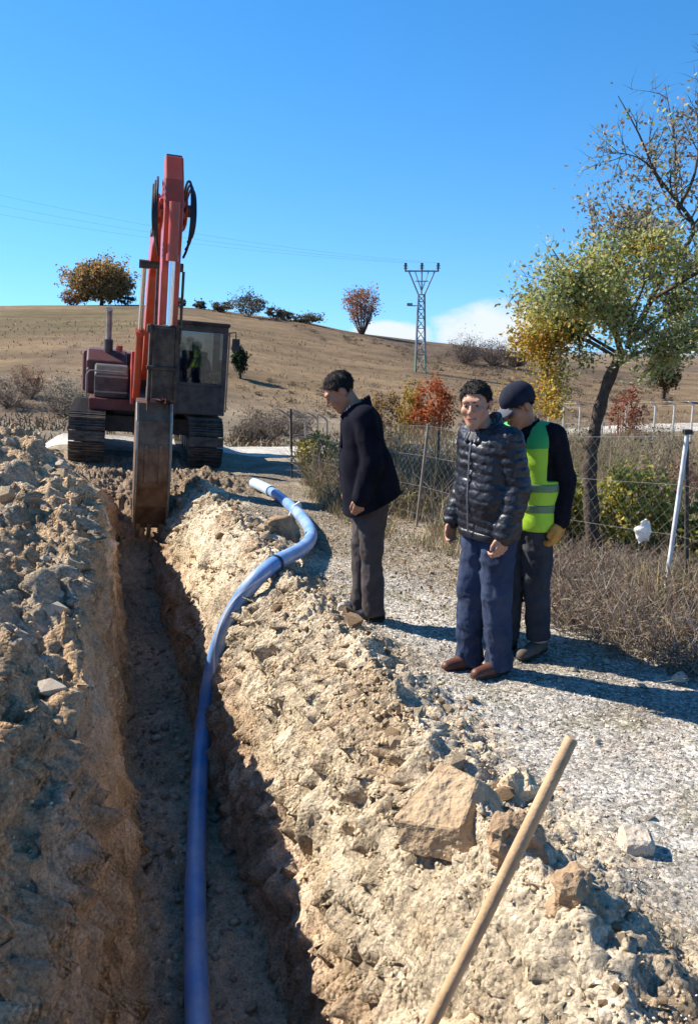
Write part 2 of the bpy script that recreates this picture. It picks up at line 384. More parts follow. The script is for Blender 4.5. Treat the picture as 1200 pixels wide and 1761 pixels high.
    c = c * (1 + (trench + .6 * bank)[..., None] * .45 * strata[..., None] * np.array([.9, 1., 1.2]))
    # beyond the digger
    c = mixc(c, litter * .9, sstep(22, 28, y) * np.ones_like(x))
    h1 = sstep(34, 46, y)
    hc = mixc(np.broadcast_to(hillc, U.shape + (3,)), hill2, sstep(-.2, .25, fbm2(x * .12, y * .05, 4, 90)))
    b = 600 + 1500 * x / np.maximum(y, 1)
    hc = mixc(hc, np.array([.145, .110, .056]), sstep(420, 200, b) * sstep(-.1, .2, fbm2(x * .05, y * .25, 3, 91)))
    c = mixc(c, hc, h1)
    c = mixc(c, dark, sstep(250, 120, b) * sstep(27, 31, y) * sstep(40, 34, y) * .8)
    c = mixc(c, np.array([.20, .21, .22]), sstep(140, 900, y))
    grav = np.clip(1 - heap * .6 - bank * .55 - trench, 0, 1) * (1 - sstep(13, 22, y))
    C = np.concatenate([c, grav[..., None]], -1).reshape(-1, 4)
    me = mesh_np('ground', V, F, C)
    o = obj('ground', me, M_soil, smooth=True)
    tag(o, 'pale stony ground with the open trench and dry hillside', 'ground', kind='structure'); del o['category']
    return o
ground = build_ground()

# road behind the digger, a sheet laid on the terrain
def build_road():
    P = np.array([(-16, 19.2), (-9, 18.7), (-5.5, 19.2), (-2.6, 20.2), (.2, 22.6), (3.2, 28), (8, 36), (17, 42), (32, 46.5), (60, 52)], float)
    t = np.linspace(0, len(P) - 1, 240); i = np.clip(t.astype(int), 0, len(P) - 2); f = (t - i)[:, None]
    g = lambda k: P[np.clip(k, 0, len(P) - 1)]
    p0, p1, p2, p3 = g(i - 1), g(i), g(i + 1), g(i + 2)
    C = .5 * (2 * p1 + (p2 - p0) * f + (2 * p0 - 5 * p1 + 4 * p2 - p3) * f ** 2 + (3 * p1 - p0 - 3 * p2 + p3) * f ** 3)
    T = np.gradient(C, axis=0); T /= np.linalg.norm(T, axis=1, keepdims=True); Nn = np.stack([-T[:, 1], T[:, 0]], 1)
    m = 17; off = np.linspace(-1, 1, m)
    w = np.interp(C[:, 0], [-16, -2, 6, 40], [1.8, 2.6, 1.7, 1.5])[:, None] * (1 + .12 * fbm2(t * .4, t * 0 + 3., 3, 99))[:, None]
    X = C[:, None, 0] + Nn[:, None, 0] * off[None] * w; Y = C[:, None, 1] + Nn[:, None, 1] * off[None] * w
    Z = ground_z(X, Y) + .05 * (1 - off[None] ** 4) + .008
    V = np.stack([X, Y, Z], -1).reshape(-1, 3); n = len(C)
    q = np.arange(n - 1)[:, None] * m + np.arange(m - 1)[None]
    F = np.stack([q, q + 1, q + m + 1, q + m], -1).reshape(-1, 4)
    c = np.array([.58, .54, .47]) * (1 + .25 * fbm2(X * 1.2, Y * 1.2, 4, 98))[..., None]
    me = mesh_np('road', V, F, np.concatenate([c, np.full(X.shape + (1,), .5)], -1).reshape(-1, 4))
    o = obj('road', me, M_soil, smooth=True); tag(o, 'white gravel road curving past the back of the digger', kind='structure')
build_road()

# ------------------------------------------------------------------ stones, clods, gravel
M_clod = mat('clod_soil', (.52, .40, .26), .95, var=.35, vscale=9, bump=.8, bscale=45, spec=.1)
M_clod2 = mat('clod_dark', (.33, .225, .135), .95, var=.35, vscale=9, bump=.8, bscale=45, spec=.1)
M_stone = mat('limestone', (.48, .405, .31), .9, var=.22, vscale=12, bump=.5, bscale=60, spec=.15)
M_block = mat('block_rock', (.47, .345, .215), .93, var=.2, vscale=16, bump=.9, bscale=38, spec=.1, dirt=(.30, .20, .115), dscale=6, damt=.7)
def rock_mesh(name, seed, n=13, squash=(1, 1, .75), rough=.0):
    rg = np.random.default_rng(seed)
    p = rg.normal(size=(n, 3)); p /= np.linalg.norm(p, axis=1, keepdims=True); p *= rg.uniform(.8, 1.1, (n, 1)); p *= np.array(squash)
    bm = bmesh.new()
    for q in p: bm.verts.new(q)
    r = bmesh.ops.convex_hull(bm, input=bm.verts)
    bmesh.ops.delete(bm, geom=[g for g in r['geom_interior'] if isinstance(g, bmesh.types.BMVert)], context='VERTS')
    me = bpy.data.meshes.new(name); bm.to_mesh(me); bm.free()
    return me
clod_me = []; stone_me = []
for k in range(7):
    m = rock_mesh('clod', 100 + k, 16, (1, .9, .7)); m.materials.append(M_clod if k % 2 else M_clod2); clod_me.append(m)
    m = rock_mesh('stone', 200 + k, 14, (1, .85, .6)); m.materials.append(M_stone); stone_me.append(m)
def put_piece(name, me, x, y, s, parent=ground, sink=.35):
    o = bpy.data.objects.new(name, me); COL.objects.link(o); o.parent = parent
    o.location = (x, y, gz(x, y) + s * (.6 - sink)); o.scale = (s, s, s)
    o.rotation_euler = (random.uniform(-.5, .5), random.uniform(-.5, .5), random.uniform(0, 6.28))
    return o
def uv_xy(u, v): return u * EU[0] + v * EV[0], u * EU[1] + v * EV[1]
def big_pieces():
    # loose clods along the right crest and on the left heap, limestone lumps on the heap
    n = 0
    while n < 290:
        v = 1.6 + 10.8 * random.random() ** 1.35
        if random.random() < .58: u = random.gauss(1.52, .15) if random.random() < .78 else random.uniform(.95, 1.5)
        else: u = random.uniform(-1.6, -.2)
        s = min(.018 + .026 * random.expovariate(1.2), .08)
        s *= min(max(v / 4.2, .5), 1)
        if u < 0 and v > 3.6: s *= 1.25
        x, y = uv_xy(u, v); put_piece('clod', random.choice(clod_me), x, y, s); n += 1
    n = 0
    while n < 150:
        v = 2.2 + 9 * random.random(); w = random.random()
        u = random.uniform(-1.3, -.2) if w < .8 else random.uniform(1.45, 4.0)
        s = min(.016 + .03 * random.expovariate(1.1), .10 if w < .8 else .03)
        if w < .8 and v < 4.0: continue
        x, y = uv_xy(u, v); put_piece('stone', random.choice(stone_me), x, y, s); n += 1
big_pieces()

ICO = None
def scatter_rocks(name, X, Y, S, cols, material, parent=None, label=None, sink=.3):
    """many small angular lumps as one mesh"""
    t = (1 + 5 ** .5) / 2
    B = np.array([(-1, t, 0), (1, t, 0), (-1, -t, 0), (1, -t, 0), (0, -1, t), (0, 1, t), (0, -1, -t), (0, 1, -t), (t, 0, -1), (t, 0, 1), (-t, 0, -1), (-t, 0, 1)]) / math.hypot(1, t)
    T = np.array([(0, 11, 5), (0, 5, 1), (0, 1, 7), (0, 7, 10), (0, 10, 11), (1, 5, 9), (5, 11, 4), (11, 10, 2), (10, 7, 6), (7, 1, 8), (3, 9, 4), (3, 4, 2), (3, 2, 6), (3, 6, 8), (3, 8, 9), (4, 9, 5), (2, 4, 11), (6, 2, 10), (8, 6, 7), (9, 8, 1)])
    n = len(X); Z = ground_z(X, Y)
    sc = S[:, None] * rng.uniform(.55, 1.15, (n, 3)) * np.array([1, 1, .75])
    P = B[None] * rng.uniform(.5, 1.3, (n, 12, 1)) * sc[:, None]
    a = rng.uniform(0, 6.283, n); ca, sa = np.cos(a)[:, None], np.sin(a)[:, None]
    Q = np.stack([P[..., 0] * ca - P[..., 1] * sa, P[..., 0] * sa + P[..., 1] * ca, P[..., 2]], -1)
    Q += np.stack([X, Y, Z + S * (.5 - sink)], -1)[:, None]
    F = (T[None] + 12 * np.arange(n)[:, None, None]).reshape(-1, 3)
    me = mesh_np(name, Q.reshape(-1, 3), F, np.repeat(cols, 12, 0))
    o = obj(name, me, material, parent); o['kind'] = 'stuff'
    if label: o['label'] = label
    return o
M_peb = mat('pebbles', (1, 1, 1), .95, var=.2, vscale=30, spec=.1, attr=True)
def pal(n, cs, j=.18):
    cs = np.array(cs); c = cs[rng.integers(0, len(cs), n)]
    return np.clip(c * rng.uniform(1 - j, 1 + j, (n, 1)) * rng.uniform(1 - j * .3, 1 + j * .3, (n, 3)), 0, 1)
def small_pieces():
    n = 7500
    v = 1.4 + 11 * rng.random(n) ** 1.4; w = rng.random(n)
    u = np.where(w < .5, rng.normal(1.5, .2, n), np.where(w < .72, rng.uniform(.82, 1.4, n), rng.uniform(-1.7, -.05, n)))
    S = np.clip(.005 + .009 * rng.exponential(.9, n), 0, .019) * np.clip(v / 4.2, .45, 1)
    scatter_rocks('small_clods', u * EU[0] + v * EV[0], u * EU[1] + v * EV[1], S, pal(n, [(.54, .41, .27), (.58, .45, .30), (.36, .25, .15), (.44, .32, .20), (.48, .37, .24)]), M_peb, ground)
    n = 700; v = 2 + 9.5 * rng.random(n); u = .46 + rng.uniform(-.3, .3, n)
    scatter_rocks('trench_rubble', u * EU[0] + v * EV[0], u * EU[1] + v * EV[1], np.clip(.01 + .016 * rng.exponential(1, n), 0, .05), pal(n, [(.38, .28, .19), (.45, .34, .24), (.32, .23, .16)]), M_peb, ground)
    n = 20000
    v = 1.6 + 10 * rng.random(n) ** 1.7; u = 1.5 + 3.6 * rng.random(n)
    S = np.clip(.003 + .0045 * rng.exponential(1, n), 0, .010) * np.clip(v / 4, .5, 1)
    x = u * EU[0] + v * EV[0]; y = u * EU[1] + v * EV[1]
    scatter_rocks('gravel', x, y, S, pal(n, [(.54, .49, .42), (.47, .42, .35), (.60, .56, .49), (.38, .31, .23), (.30, .23, .16)]), M_peb, None, 'pale gravel strewn over the trodden ground', .25)
small_pieces()

def hull_obj(name, pts, m, loc, sub=3, amp=.012, seed=1, bev=.012, parent=None):
    bm = bmesh.new()
    for q in pts: bm.verts.new(q)
    bmesh.ops.convex_hull(bm, input=bm.verts)
    bmesh.ops.bevel(bm, geom=list(bm.edges), offset=bev, segments=1, affect='EDGES')
    bmesh.ops.triangulate(bm, faces=bm.faces)
    for _ in range(sub): bmesh.ops.subdivide_edges(bm, edges=[e for e in bm.edges if e.calc_length() > .02], cuts=1, use_grid_fill=True)
    bmesh.ops.triangulate(bm, faces=bm.faces)
    co = np.array([v.co[:] for v in bm.verts]); bm.normal_update(); no = np.array([v.normal[:] for v in bm.verts])
    d = amp * (vn3(co[:, 0] * 9, co[:, 1] * 9, co[:, 2] * 9, seed) + .6 * vn3(co[:, 0] * 24, co[:, 1] * 24, co[:, 2] * 24, seed + 1) + .4 * vn3(co[:, 0] * 55, co[:, 1] * 55, co[:, 2] * 55, seed + 2))
    for v, q in zip(bm.verts, co + no * d[:, None]): v.co = q
    me = bpy.data.meshes.new(name); bm.to_mesh(me); bm.free()
    return obj(name, me, m, parent, loc=loc)
def blocks():
    x, y = .40, 3.10; z = gz(x, y)
    # the wedge: a broad tan face tipped to the sun, a broken face in shade on the right
    pts = [(-.23, .0, -.05), (-.02, .17, .115), (.11, .04, .10), (.02, -.12, -.02), (.25, .04, -.10), (.06, -.15, -.16), (.21, .2, -.04), (-.2, -.04, -.16), (-.1, .22, -.1), (.22, -.06, -.17), (-.1, .1, .055)]
    o = hull_obj('rock_block', pts, M_block, (x, y, z + .065), 4, .016, 5, .006)
    tag(o, 'big angular tan rock lying on the crest of the right bank', 'rock')
    x, y = .60, 2.84
    pts = [(-.09, -.1, -.08), (.10, -.09, -.07), (.11, .09, -.06), (-.08, .1, -.06), (-.07, -.07, .07), (.05, -.06, .085), (.07, .07, .05), (-.06, .06, .07)]
    o = hull_obj('rock', pts, M_clod2, (x, y, gz(x, y) + .005), 3, .06, 8); tag(o, 'dark brown clod at the lower right foot of the big tan rock', 'rock')
    x, y = 1.11, 3.03
    pts = [(-.07, -.055, -.05), (.06, -.06, -.05), (.07, .05, -.05), (-.065, .06, -.05), (-.065, -.05, .03), (.05, -.055, .018), (.06, .045, .03), (-.055, .055, .04), (.0, -.07, -.02)]
    o = hull_obj('stone', pts, M_stone, (x, y, gz(x, y) + .03), 3, .02, 9); tag(o, 'pale squarish stone alone on the gravel right of the wooden handle', 'stone')
    x, y = -.05, 5.77
    pts = [(-.05, -.04, -.04), (.05, -.05, -.04), (.055, .04, -.04), (-.04, .05, -.04), (-.03, -.03, .045), (.03, -.03, .05), (.03, .03, .035), (-.02, .03, .04)]
    o = hull_obj('stone', pts, M_stone, (x, y, gz(x, y) + .03), 2, .01, 10); tag(o, 'pale round stone just in front of the dark-coated man\'s shoe', 'stone')
    x, y = -.66, 8.3
    pts = [(-.17, -.12, -.1), (.16, -.13, -.1), (.2, .12, -.1), (-.16, .14, -.1), (-.12, -.08, .1), (.08, -.07, .14), (.12, .07, .10), (-.1, .08, .12)]
    o = hull_obj('rock', pts, M_clod2, (x, y, gz(x, y) + .08), 2, .04, 11); tag(o, 'reddish brown clod of earth inside the bend of the blue pipe', 'rock')
    x, y = -.62, 9.9
    pts = [(-.09, -.05, -.06), (.09, -.06, -.06), (.09, .06, -.06), (-.08, .07, -.06), (-.04, -.04, .08), (.06, -.02, .14), (.04, .04, .10)]
    o = hull_obj('stone', pts, mat('white_stone', (.66, .63, .58), .9, var=.12, bump=.4), (x, y, gz(x, y) + .05), 2, .012, 12); tag(o, 'white stone standing close beside the far stretch of blue pipe', 'stone')
    x, y = 1.96, 4.86
    pts = [(-.05, -.04, -.03), (.05, -.04, -.03), (.05, .04, -.03), (-.05, .04, -.03), (-.03, -.03, .035), (.03, -.02, .03), (.02, .03, .03)]
    o = hull_obj('stone', pts, M_stone, (x, y, gz(x, y) + .03), 2, .01, 13); tag(o, 'small pale stone at the right edge below the dry brush', 'stone')
    x, y = .72, 3.42
    pts = [(-.09, -.07, -.06), (.09, -.08, -.06), (.08, .08, -.06), (-.07, .08, -.06), (-.05, -.05, .07), (.05, -.04, .06), (.03, .05, .075)]
    o = hull_obj('rock', pts, M_clod, (x, y, gz(x, y) + .02), 3, .07, 14); tag(o, 'crumbly tan clod behind the big tan rock, left of the wooden handle', 'rock')
    x, y = .72, 2.52
    pts = [(-.08, -.07, -.06), (.09, -.08, -.06), (.08, .08, -.06), (-.07, .08, -.06), (-.05, -.05, .06), (.05, -.04, .05), (.03, .05, .055)]
    o = hull_obj('rock', pts, M_clod2, (x, y, gz(x, y) + .005), 3, .07, 15); tag(o, 'brown clod right of the wooden handle near the bottom of the picture', 'rock')
    x, y = .38, 2.42
    pts = [(-.12, -.1, -.06), (.1, -.1, -.06), (.12, .09, -.05), (-.1, .1, -.06), (-.08, -.06, .05), (.04, -.05, .09), (.07, .06, .06)]
    o = hull_obj('rock', pts, M_clod, (x, y, gz(x, y) + .005), 3, .06, 16); tag(o, 'flat tan clod just right of the lower wooden handle', 'rock')
blocks()

# ------------------------------------------------------------------ blue pipe
def catmull(P, m):
    P = np.array(P, float); out = []
    for i in range(len(P) - 1):
        p0, p1, p2, p3 = P[max(i - 1, 0)], P[i], P[i + 1], P[min(i + 2, len(P) - 1)]
        for f in np.linspace(0, 1, m, endpoint=False): out.append(.5 * (2 * p1 + (p2 - p0) * f + (2 * p0 - 5 * p1 + 4 * p2 - p3) * f ** 2 + (3 * p1 - p0 - 3 * p2 + p3) * f ** 3))
    out.append(P[-1]); return np.array(out)
def pipe():
    M_pipe = mat('blue_pe_pipe', (.14, .28, .56), .33, var=.12, vscale=5, spec=.5, dirt=(.46, .50, .58), dscale=4, damt=.65, bump=.05, bscale=60)
    M_band = mat('black_tape', (.02, .02, .025), .6)
    M_coup = mat('pale_coupling', (.40, .50, .62), .45, var=.1, spec=.5)
    M_print = mat('pipe_stripe', (.50, .54, .62), .5, var=.1)
    # where the pipe lies, as directions from the photographer's stand: slide each down to rest on the ground there
    th = math.atan(320 / 1500)
    def rest(px, py, lift):
        d = np.array([(px - 600) / 1500, math.cos(th), -math.sin(th)]) + (880.5 - py) / 1500 * np.array([0, math.sin(th), math.cos(th)])
        t = np.arange(2.2, 13.5, .02); Q = np.array([0, 0, CAM_H]) + t[:, None] * d; g = ground_z(Q[:, 0], Q[:, 1])
        k = int(np.argmax(Q[:, 2] - g < lift)); return Q[k]
    Rr = .063
    K = [(343, 1860, .07), (340, 1742, .07), (335, 1600, .07), (337, 1450, .07), (345, 1300, .16), (356, 1200, .24), (373, 1115, .24), (396, 1060, .20), (427, 1010, .16), (470, 968, .12), (520, 946, .09), (537, 922, .07), (525, 895, .065), (495, 865, .065), (465, 843, .065), (437, 831, .065)]
    C = catmull([rest(*k) for k in K], 14)
    for _ in range(40):
        C[1:-1] = .5 * C[1:-1] + .25 * (C[:-2] + C[2:])
        g = ground_z(C[:, 0], C[:, 1], False) + Rr * .9; C[:, 2] = np.maximum(C[:, 2], np.minimum(g, C[:, 2] + .01))
    for _ in range(30): C[1:-1] = .5 * C[1:-1] + .25 * (C[:-2] + C[2:])
    root = empty('water_pipe', tuple(C[0]))
    def part(name, pts, r, m, n=20, par=root, caps=False):
        mb = MB().tube([Vector(p) - Vector(C[0]) for p in pts], r, n, caps); return mb.build(name, m, par, smooth=True)
    j1 = int(len(C) * .935)
    body = part('pipe_wall', C[:j1 + 1], Rr, M_pipe)
    part('bore', C[:6], Rr * .86, mat('pipe_inside', (.03, .06, .2), .6))
    part('coupling', C[j1 - 2:], [Rr * 1.18] * (len(C) - j1 + 2), M_coup, caps=True)
    for t in (.60, .925): i = int(len(C) * t); part('tape_band', [C[i] * .8 + C[i - 1] * .2, C[i], C[i] * .5 + C[i + 1] * .5], Rr * 1.12, M_band, par=body)
    # printed line along the pipe's right flank
    T = np.gradient(C, axis=0); T /= np.linalg.norm(T, axis=1, keepdims=True)
    side = np.cross(T, [0, 0, 1.]); side /= np.linalg.norm(side, axis=1, keepdims=True); up = np.cross(side, T)
    a0, a1 = .05, .32; e = 1.015
    q0 = C + (side * math.cos(a0) + up * math.sin(a0)) * Rr * e; q1 = C + (side * math.cos((a0 + a1) / 2) + up * math.sin((a0 + a1) / 2)) * Rr * e; q2 = C + (side * math.cos(a1) + up * math.sin(a1)) * Rr * e
    n = int(len(C) * .58); V = np.concatenate([q0[:n], q1[:n], q2[:n]]) - C[0]
    i = np.arange(n - 1); F = np.concatenate([np.stack([i, i + 1, i + n + 1, i + n], 1), np.stack([i + n, i + n + 1, i + 2 * n + 1, i + 2 * n], 1)])
    obj('printed_stripe', mesh_np('printed_stripe', V, F), M_print, body, smooth=True)
    tag(root, 'long blue plastic water pipe running out of the trench onto the bank', 'pipe')
pipe()

# ------------------------------------------------------------------ shovel: wooden handle in view, blade driven into the bank below
def shovel():
    M_wood = mat('ash_wood', (.52, .335, .185), .6, var=.22, vscale=12, bump=.15, bscale=90, spec=.3, dirt=(.30, .19, .11), dscale=13, damt=.55)
    M_steel = mat('rusty_steel', (.16, .11, .08), .6, metal=.6, var=.3, vscale=20)
    top = Vector((.606, 2.2, .935)); low = Vector((.232, 2.12, .10)); d = (low - top).normalized()
    p = top.copy(); n = 0
    while p.z > gz(p.x, p.y) - .02 and n < 400: p += d * .01; n += 1
    root = empty('shovel', tuple(p))
    L = (top - p).length; P = []; r = []
    for i in range(25):
        t = i / 24; q = top + d * (L - .05) * t + Vector((.004 * math.sin(t * 7), .003 * math.sin(t * 5), 0))
        P.append(q - p); r.append(.0185 + .0012 * math.sin(t * 9) + .001 * t)
    P[0] = P[0]; P.insert(0, P[0] - d * .006); r.insert(0, .0135)
    MB().tube(P, r, 18).build('handle', M_wood, root, smooth=True)
    MB().tube([d * -.2, d * -.05, d * .02], [.021, .023, .026], 14).build('socket', M_steel, root, smooth=True)
    a = d.cross(Vector((0, 1, 0))).normalized(); b = d.cross(a)
    V = []; F = []; nx, ny = 7, 9
    for j in range(ny):
        for i in range(nx):
            s = (i / (nx - 1) - .5); t = j / (ny - 1); w = .22 * (1 - .9 * max(0, t - .55) ** 1.4 * 2.2)
            V.append(tuple(a * s * w + d * (t * .28) + b * (.05 * (2 * s) ** 2 - .02)))
    nn = len(V); V += [tuple(Vector(q) + b * .004) for q in V]
    for j in range(ny - 1):
        for i in range(nx - 1):
            q = j * nx + i; F += [(q, q + 1, q + nx + 1, q + nx), (nn + q, nn + q + nx, nn + q + nx + 1, nn + q + 1)]
    MB().add(V, F).build('blade', M_steel, root, smooth=True)
    tag(root, 'round wooden tool handle leaning up from the bank in the foreground', 'shovel')
shovel()

# ------------------------------------------------------------------ excavator
def excavator():
    M_red = mat('excavator_red', (.42, .045, .014), .40, var=.22, vscale=5, spec=.45, dirt=(.16, .07, .045), dscale=4, damt=.6, coat=.15)
    M_dark = mat('excavator_dark', (.045, .042, .04), .6, var=.3, vscale=8, spec=.35, dirt=(.16, .12, .085), dscale=5, damt=.5)
    M_grey = mat('excavator_grey', (.032, .025, .022), .6, var=.25, vscale=8, dirt=(.20, .15, .10), dscale=5, damt=.5)
    M_maroon = mat('excavator_maroon', (.11, .03, .028), .55, var=.25, vscale=6, dirt=(.09, .065, .05), dscale=4, damt=.6)
    M_shoe = mat('track_steel', (.075, .065, .055), .55, metal=.4, var=.35, vscale=14, dirt=(.26, .20, .14), dscale=9, damt=.55)
    M_worn = mat('worn_bucket_steel', (.12, .06, .034), .5, metal=.35, var=.35, vscale=7, dirt=(.30, .20, .125), dscale=5, damt=.65)
    M_edge = mat('bucket_edge_steel', (.36, .29, .22), .45, metal=.4, var=.25, vscale=14)
    M_chrome = mat('chrome_rod', (.75, .75, .77), .18, metal=1., var=0)
    M_hose = mat('black_hose', (.018, .018, .02), .45, var=0)
    M_rail = mat('pale_rail', (.22, .20, .18), .5, metal=.3, var=.15)
    M_pipe = mat('exhaust_steel', (.30, .27, .25), .5, metal=.5, var=.3, vscale=9, dirt=(.12, .08, .06), dscale=7, damt=.6)
    M_glass = bpy.data.materials.new('cab_glass'); M_glass.use_nodes = True; nt = M_glass.node_tree
    gl = nt.nodes.new('ShaderNodeBsdfGlossy'); gl.inputs['Roughness'].default_value = .03; gl.inputs['Color'].default_value = (.9, .95, 1, 1)
    tr = nt.nodes.new('ShaderNodeBsdfTransparent'); tr.inputs['Color'].default_value = (.62, .70, .76, 1)
    fr = nt.nodes.new('ShaderNodeFresnel'); fr.inputs['IOR'].default_value = 1.55; ms = nt.nodes.new('ShaderNodeMixShader')
    nt.links.new(fr.outputs[0], ms.inputs[0]); nt.links.new(tr.outputs[0], ms.inputs[1]); nt.links.new(gl.outputs[0], ms.inputs[2]); nt.links.new(ms.outputs[0], nt.nodes['Material Output'].inputs['Surface'])
    ex = empty('excavator', (EXC[0], EXC[1], EXC_Z))
    ex.rotation_mode = 'XYZ'
    ex.rotation_euler = (Matrix.Rotation(EXC_A, 4, 'Z') @ Matrix.Rotation(EXC_TILT, 4, 'Y')).to_euler()
    tag(ex, 'red crawler excavator standing astride the end of the trench', 'excavator')
    # --- tracks: y from .0 (front) to 3.6
    r = .39; y0, y1 = .42, 3.2; zc = .43
    per = 2 * (y1 - y0) + 2 * math.pi * r; ns = int(per / .185)
    sm = MB().box((0, 0, 0), (.60, .168, .028)).box((0, -.055, .028), (.60, .018, .045)).box((0, .0, .024), (.60, .014, .036)).box((0, .055, .028), (.60, .016, .045))
    shoe_me = None
    for sx in (-1, 1):
        cx = sx * 1.01
        tf = MB().prism([(y0 - .1, zc - .2), (y1 + .1, zc - .2), (y1 + .1, zc + .16), (y0 + .2, zc + .2), (y0 - .1, zc + .1)], cx - .17, cx + .17).build('track', M_dark, ex, .02)
        for yc, rad in ((y0, .33), (y1, .33), (.9, .17), (1.35, .17), (1.8, .17), (2.25, .17), (2.7, .17)):
            zz = zc if rad > .2 else zc - r + .2
            n = 20; prof = [(yc + rad * math.cos(a * 2 * math.pi / n), zz + rad * math.sin(a * 2 * math.pi / n)) for a in range(n)]
            MB().prism(prof, cx - .2, cx + .2).build('wheel', M_dark, tf, .015)
        for i in range(ns):
            s = per * i / ns; L = y1 - y0
            if s < L: y, z, a = y0 + s, zc + r, 0.
            elif s < L + math.pi * r: t = (s - L) / r; y, z, a = y1 + r * math.sin(t), zc + r * math.cos(t), -t
            elif s < 2 * L + math.pi * r: y, z, a = y1 - (s - L - math.pi * r), zc - r, math.pi
            else: t = (s - 2 * L - math.pi * r) / r; y, z, a = y0 - r * math.sin(t), zc - r * math.cos(t), math.pi - t
            if shoe_me is None:
                o = sm.build('track_shoe', M_shoe, tf); shoe_me = o.data
            else: o = obj('track_shoe', shoe_me, None, tf)
            o.location = (cx, y, z); o.rotation_euler = (a, 0, 0)
    MB().box((0, 1.8, .62), (1.7, 1.5, .3)).box((0, 1.8, .78), (1.1, 1.1, .16)).build('undercarriage', M_dark, ex, .02)
    # --- upper structure
    MB().box((.1, 2.1, .99), (2.2, 3.0, .20)).build('turntable_deck', M_maroon, ex, .02)
    MB().box((0, 3.55, 1.42), (2.4, .55, .85)).build('counterweight', M_maroon, ex, .08)
    hood = MB().prism([(1.6, 1.09), (3.3, 1.09), (3.3, 1.9), (1.9, 1.9), (1.6, 1.7)], -1.08, -.36).build('engine_hood', M_maroon, ex, .03)
    for k in range(5): MB().box((-.72, 1.592, 1.22 + k * .085), (.5, .02, .03)).build('louvre', M_dark, hood)
    tank = MB().prism([(.75, 1.09), (1.58, 1.09), (1.58, 1.66), (.95, 1.66), (.75, 1.5)], -.92, -.34).build('tool_box', M_dark, ex, .03)
    for z in (1.2, 1.47): MB().box((-.63, .738, z), (.56, .02, .03)).build('trim_strip', M_rail, tank)
    rl = MB().tube([(-1.05, .72, 1.1), (-1.05, .72, 1.48), (-1.0, .72, 1.56), (-.42, .72, 1.56)], .014, 8)
    rl.tube([(-1.05, 1.5, 1.1), (-1.05, 1.5, 1.56), (-1.05, .75, 1.56)], .014, 8); rl.build('handrail', M_rail, ex, smooth=True)
    exh = MB().tube([(-.70, 1.9, 1.85), (-.70, 1.9, 2.50), (-.70, 1.87, 2.58), (-.70, 1.80, 2.66)], [.055, .055, .058, .058], 14).build('exhaust_pipe', M_pipe, ex, smooth=True)
    MB().tube([(-.70, 1.9, 1.85), (-.70, 1.9, 2.1)], .085, 14).build('muffler', M_dark, exh, smooth=True)
    MB().tube([(-.5, 1.75, 1.88), (-.5, 1.75, 2.0)], .06, 12).build('air_filter', M_red, hood, smooth=True)
    MB().tube([(-.7, 2.3, 1.88), (-.7, 2.3, 1.98)], .05, 12).build('filler_cap', M_rail, hood, smooth=True)
    # --- cab on the right of the picture
    cx0, cx1, cy0, cy1, cz0, cz1 = .42, 1.34, .35, 1.95, .93, 2.56
    cab = empty('cab'); cab.parent = ex
    fm = MB()
    def post(x, y, z0=cz0, z1=cz1 - .06, w=.085): fm.box((x, y, (z0 + z1) / 2), (w, w, z1 - z0))
    for x in (cx0 + .045, cx1 - .045):
        for y in (cy0 + .045, cy1 - .045): post(x, y)
    fm.box(((cx0 + cx1) / 2, cy0 + .03, 2.44), (cx1 - cx0 - .18, .06, .12)).box(((cx0 + cx1) / 2, cy1 - .03, 2.44), (cx1 - cx0 - .18, .06, .12))
    fm.box((cx0 + .03, (cy0 + cy1) / 2, 2.44), (.06, cy1 - cy0 - .18, .12)).box((cx1 - .03, (cy0 + cy1) / 2, 2.44), (.06, cy1 - cy0 - .18, .12))
    fm.box(((cx0 + cx1) / 2, cy0 + .03, 1.46), (cx1 - cx0 - .18, .05, .06))
    fm.build('cab_frame', M_dark, cab, .012)
    MB().box(((cx0 + cx1) / 2, (cy0 + cy1) / 2, 2.525), (cx1 - cx0 + .05, cy1 - cy0 + .08, .07)).build('cab_roof', M_grey, cab, .03)
    MB().box(((cx0 + cx1) / 2, cy0 + .025, 1.18), (cx1 - cx0 - .17, .045, .50))  .build('front_panel', M_dark, cab, .01)
    lp = MB().box((cx0 + .03, (cy0 + cy1) / 2, 1.25), (.05, cy1 - cy0 - .17, .62)).box((cx1 - .03, (cy0 + cy1) / 2, 1.25), (.05, cy1 - cy0 - .17, .62)).box(((cx0 + cx1) / 2, cy1 - .03, 1.3), (cx1 - cx0 - .17, .05, .72)).box(((cx0 + cx1) / 2, (cy0 + cy1) / 2, .95), (cx1 - cx0 - .1, cy1 - cy0 - .1, .05))
    lp.build('cab_panel', M_dark, cab, .008)
    MB().box(((cx0 + cx1) / 2, cy0 + .02, 1.935), (cx1 - cx0 - .17, .008, .89)).build('windscreen', M_glass, cab)
    MB().box(((cx0 + cx1) / 2, cy1 - .02, 2.02), (cx1 - cx0 - .17, .008, .72)).build('rear_window', M_glass, cab)
    for x in (cx0 + .02, cx1 - .02): MB().box((x, (cy0 + cy1) / 2, 1.97), (.008, cy1 - cy0 - .17, .82)).build('side_window', M_glass, cab)
    seat = MB().box(((cx0 + cx1) / 2, 1.15, 1.27), (.5, .5, .12)).prism([(1.42, 1.32), (1.54, 1.32), (1.66, 2.02), (1.54, 2.02)], .64, 1.12).box((.88, 1.15, 1.1), (.3, .3, .26)).build('seat', M_hose, cab, .03)
    MB().box((.62, .95, 1.4), (.16, .4, .2)).box((1.14, .95, 1.4), (.16, .4, .2)).build('console', M_dark, cab, .02)
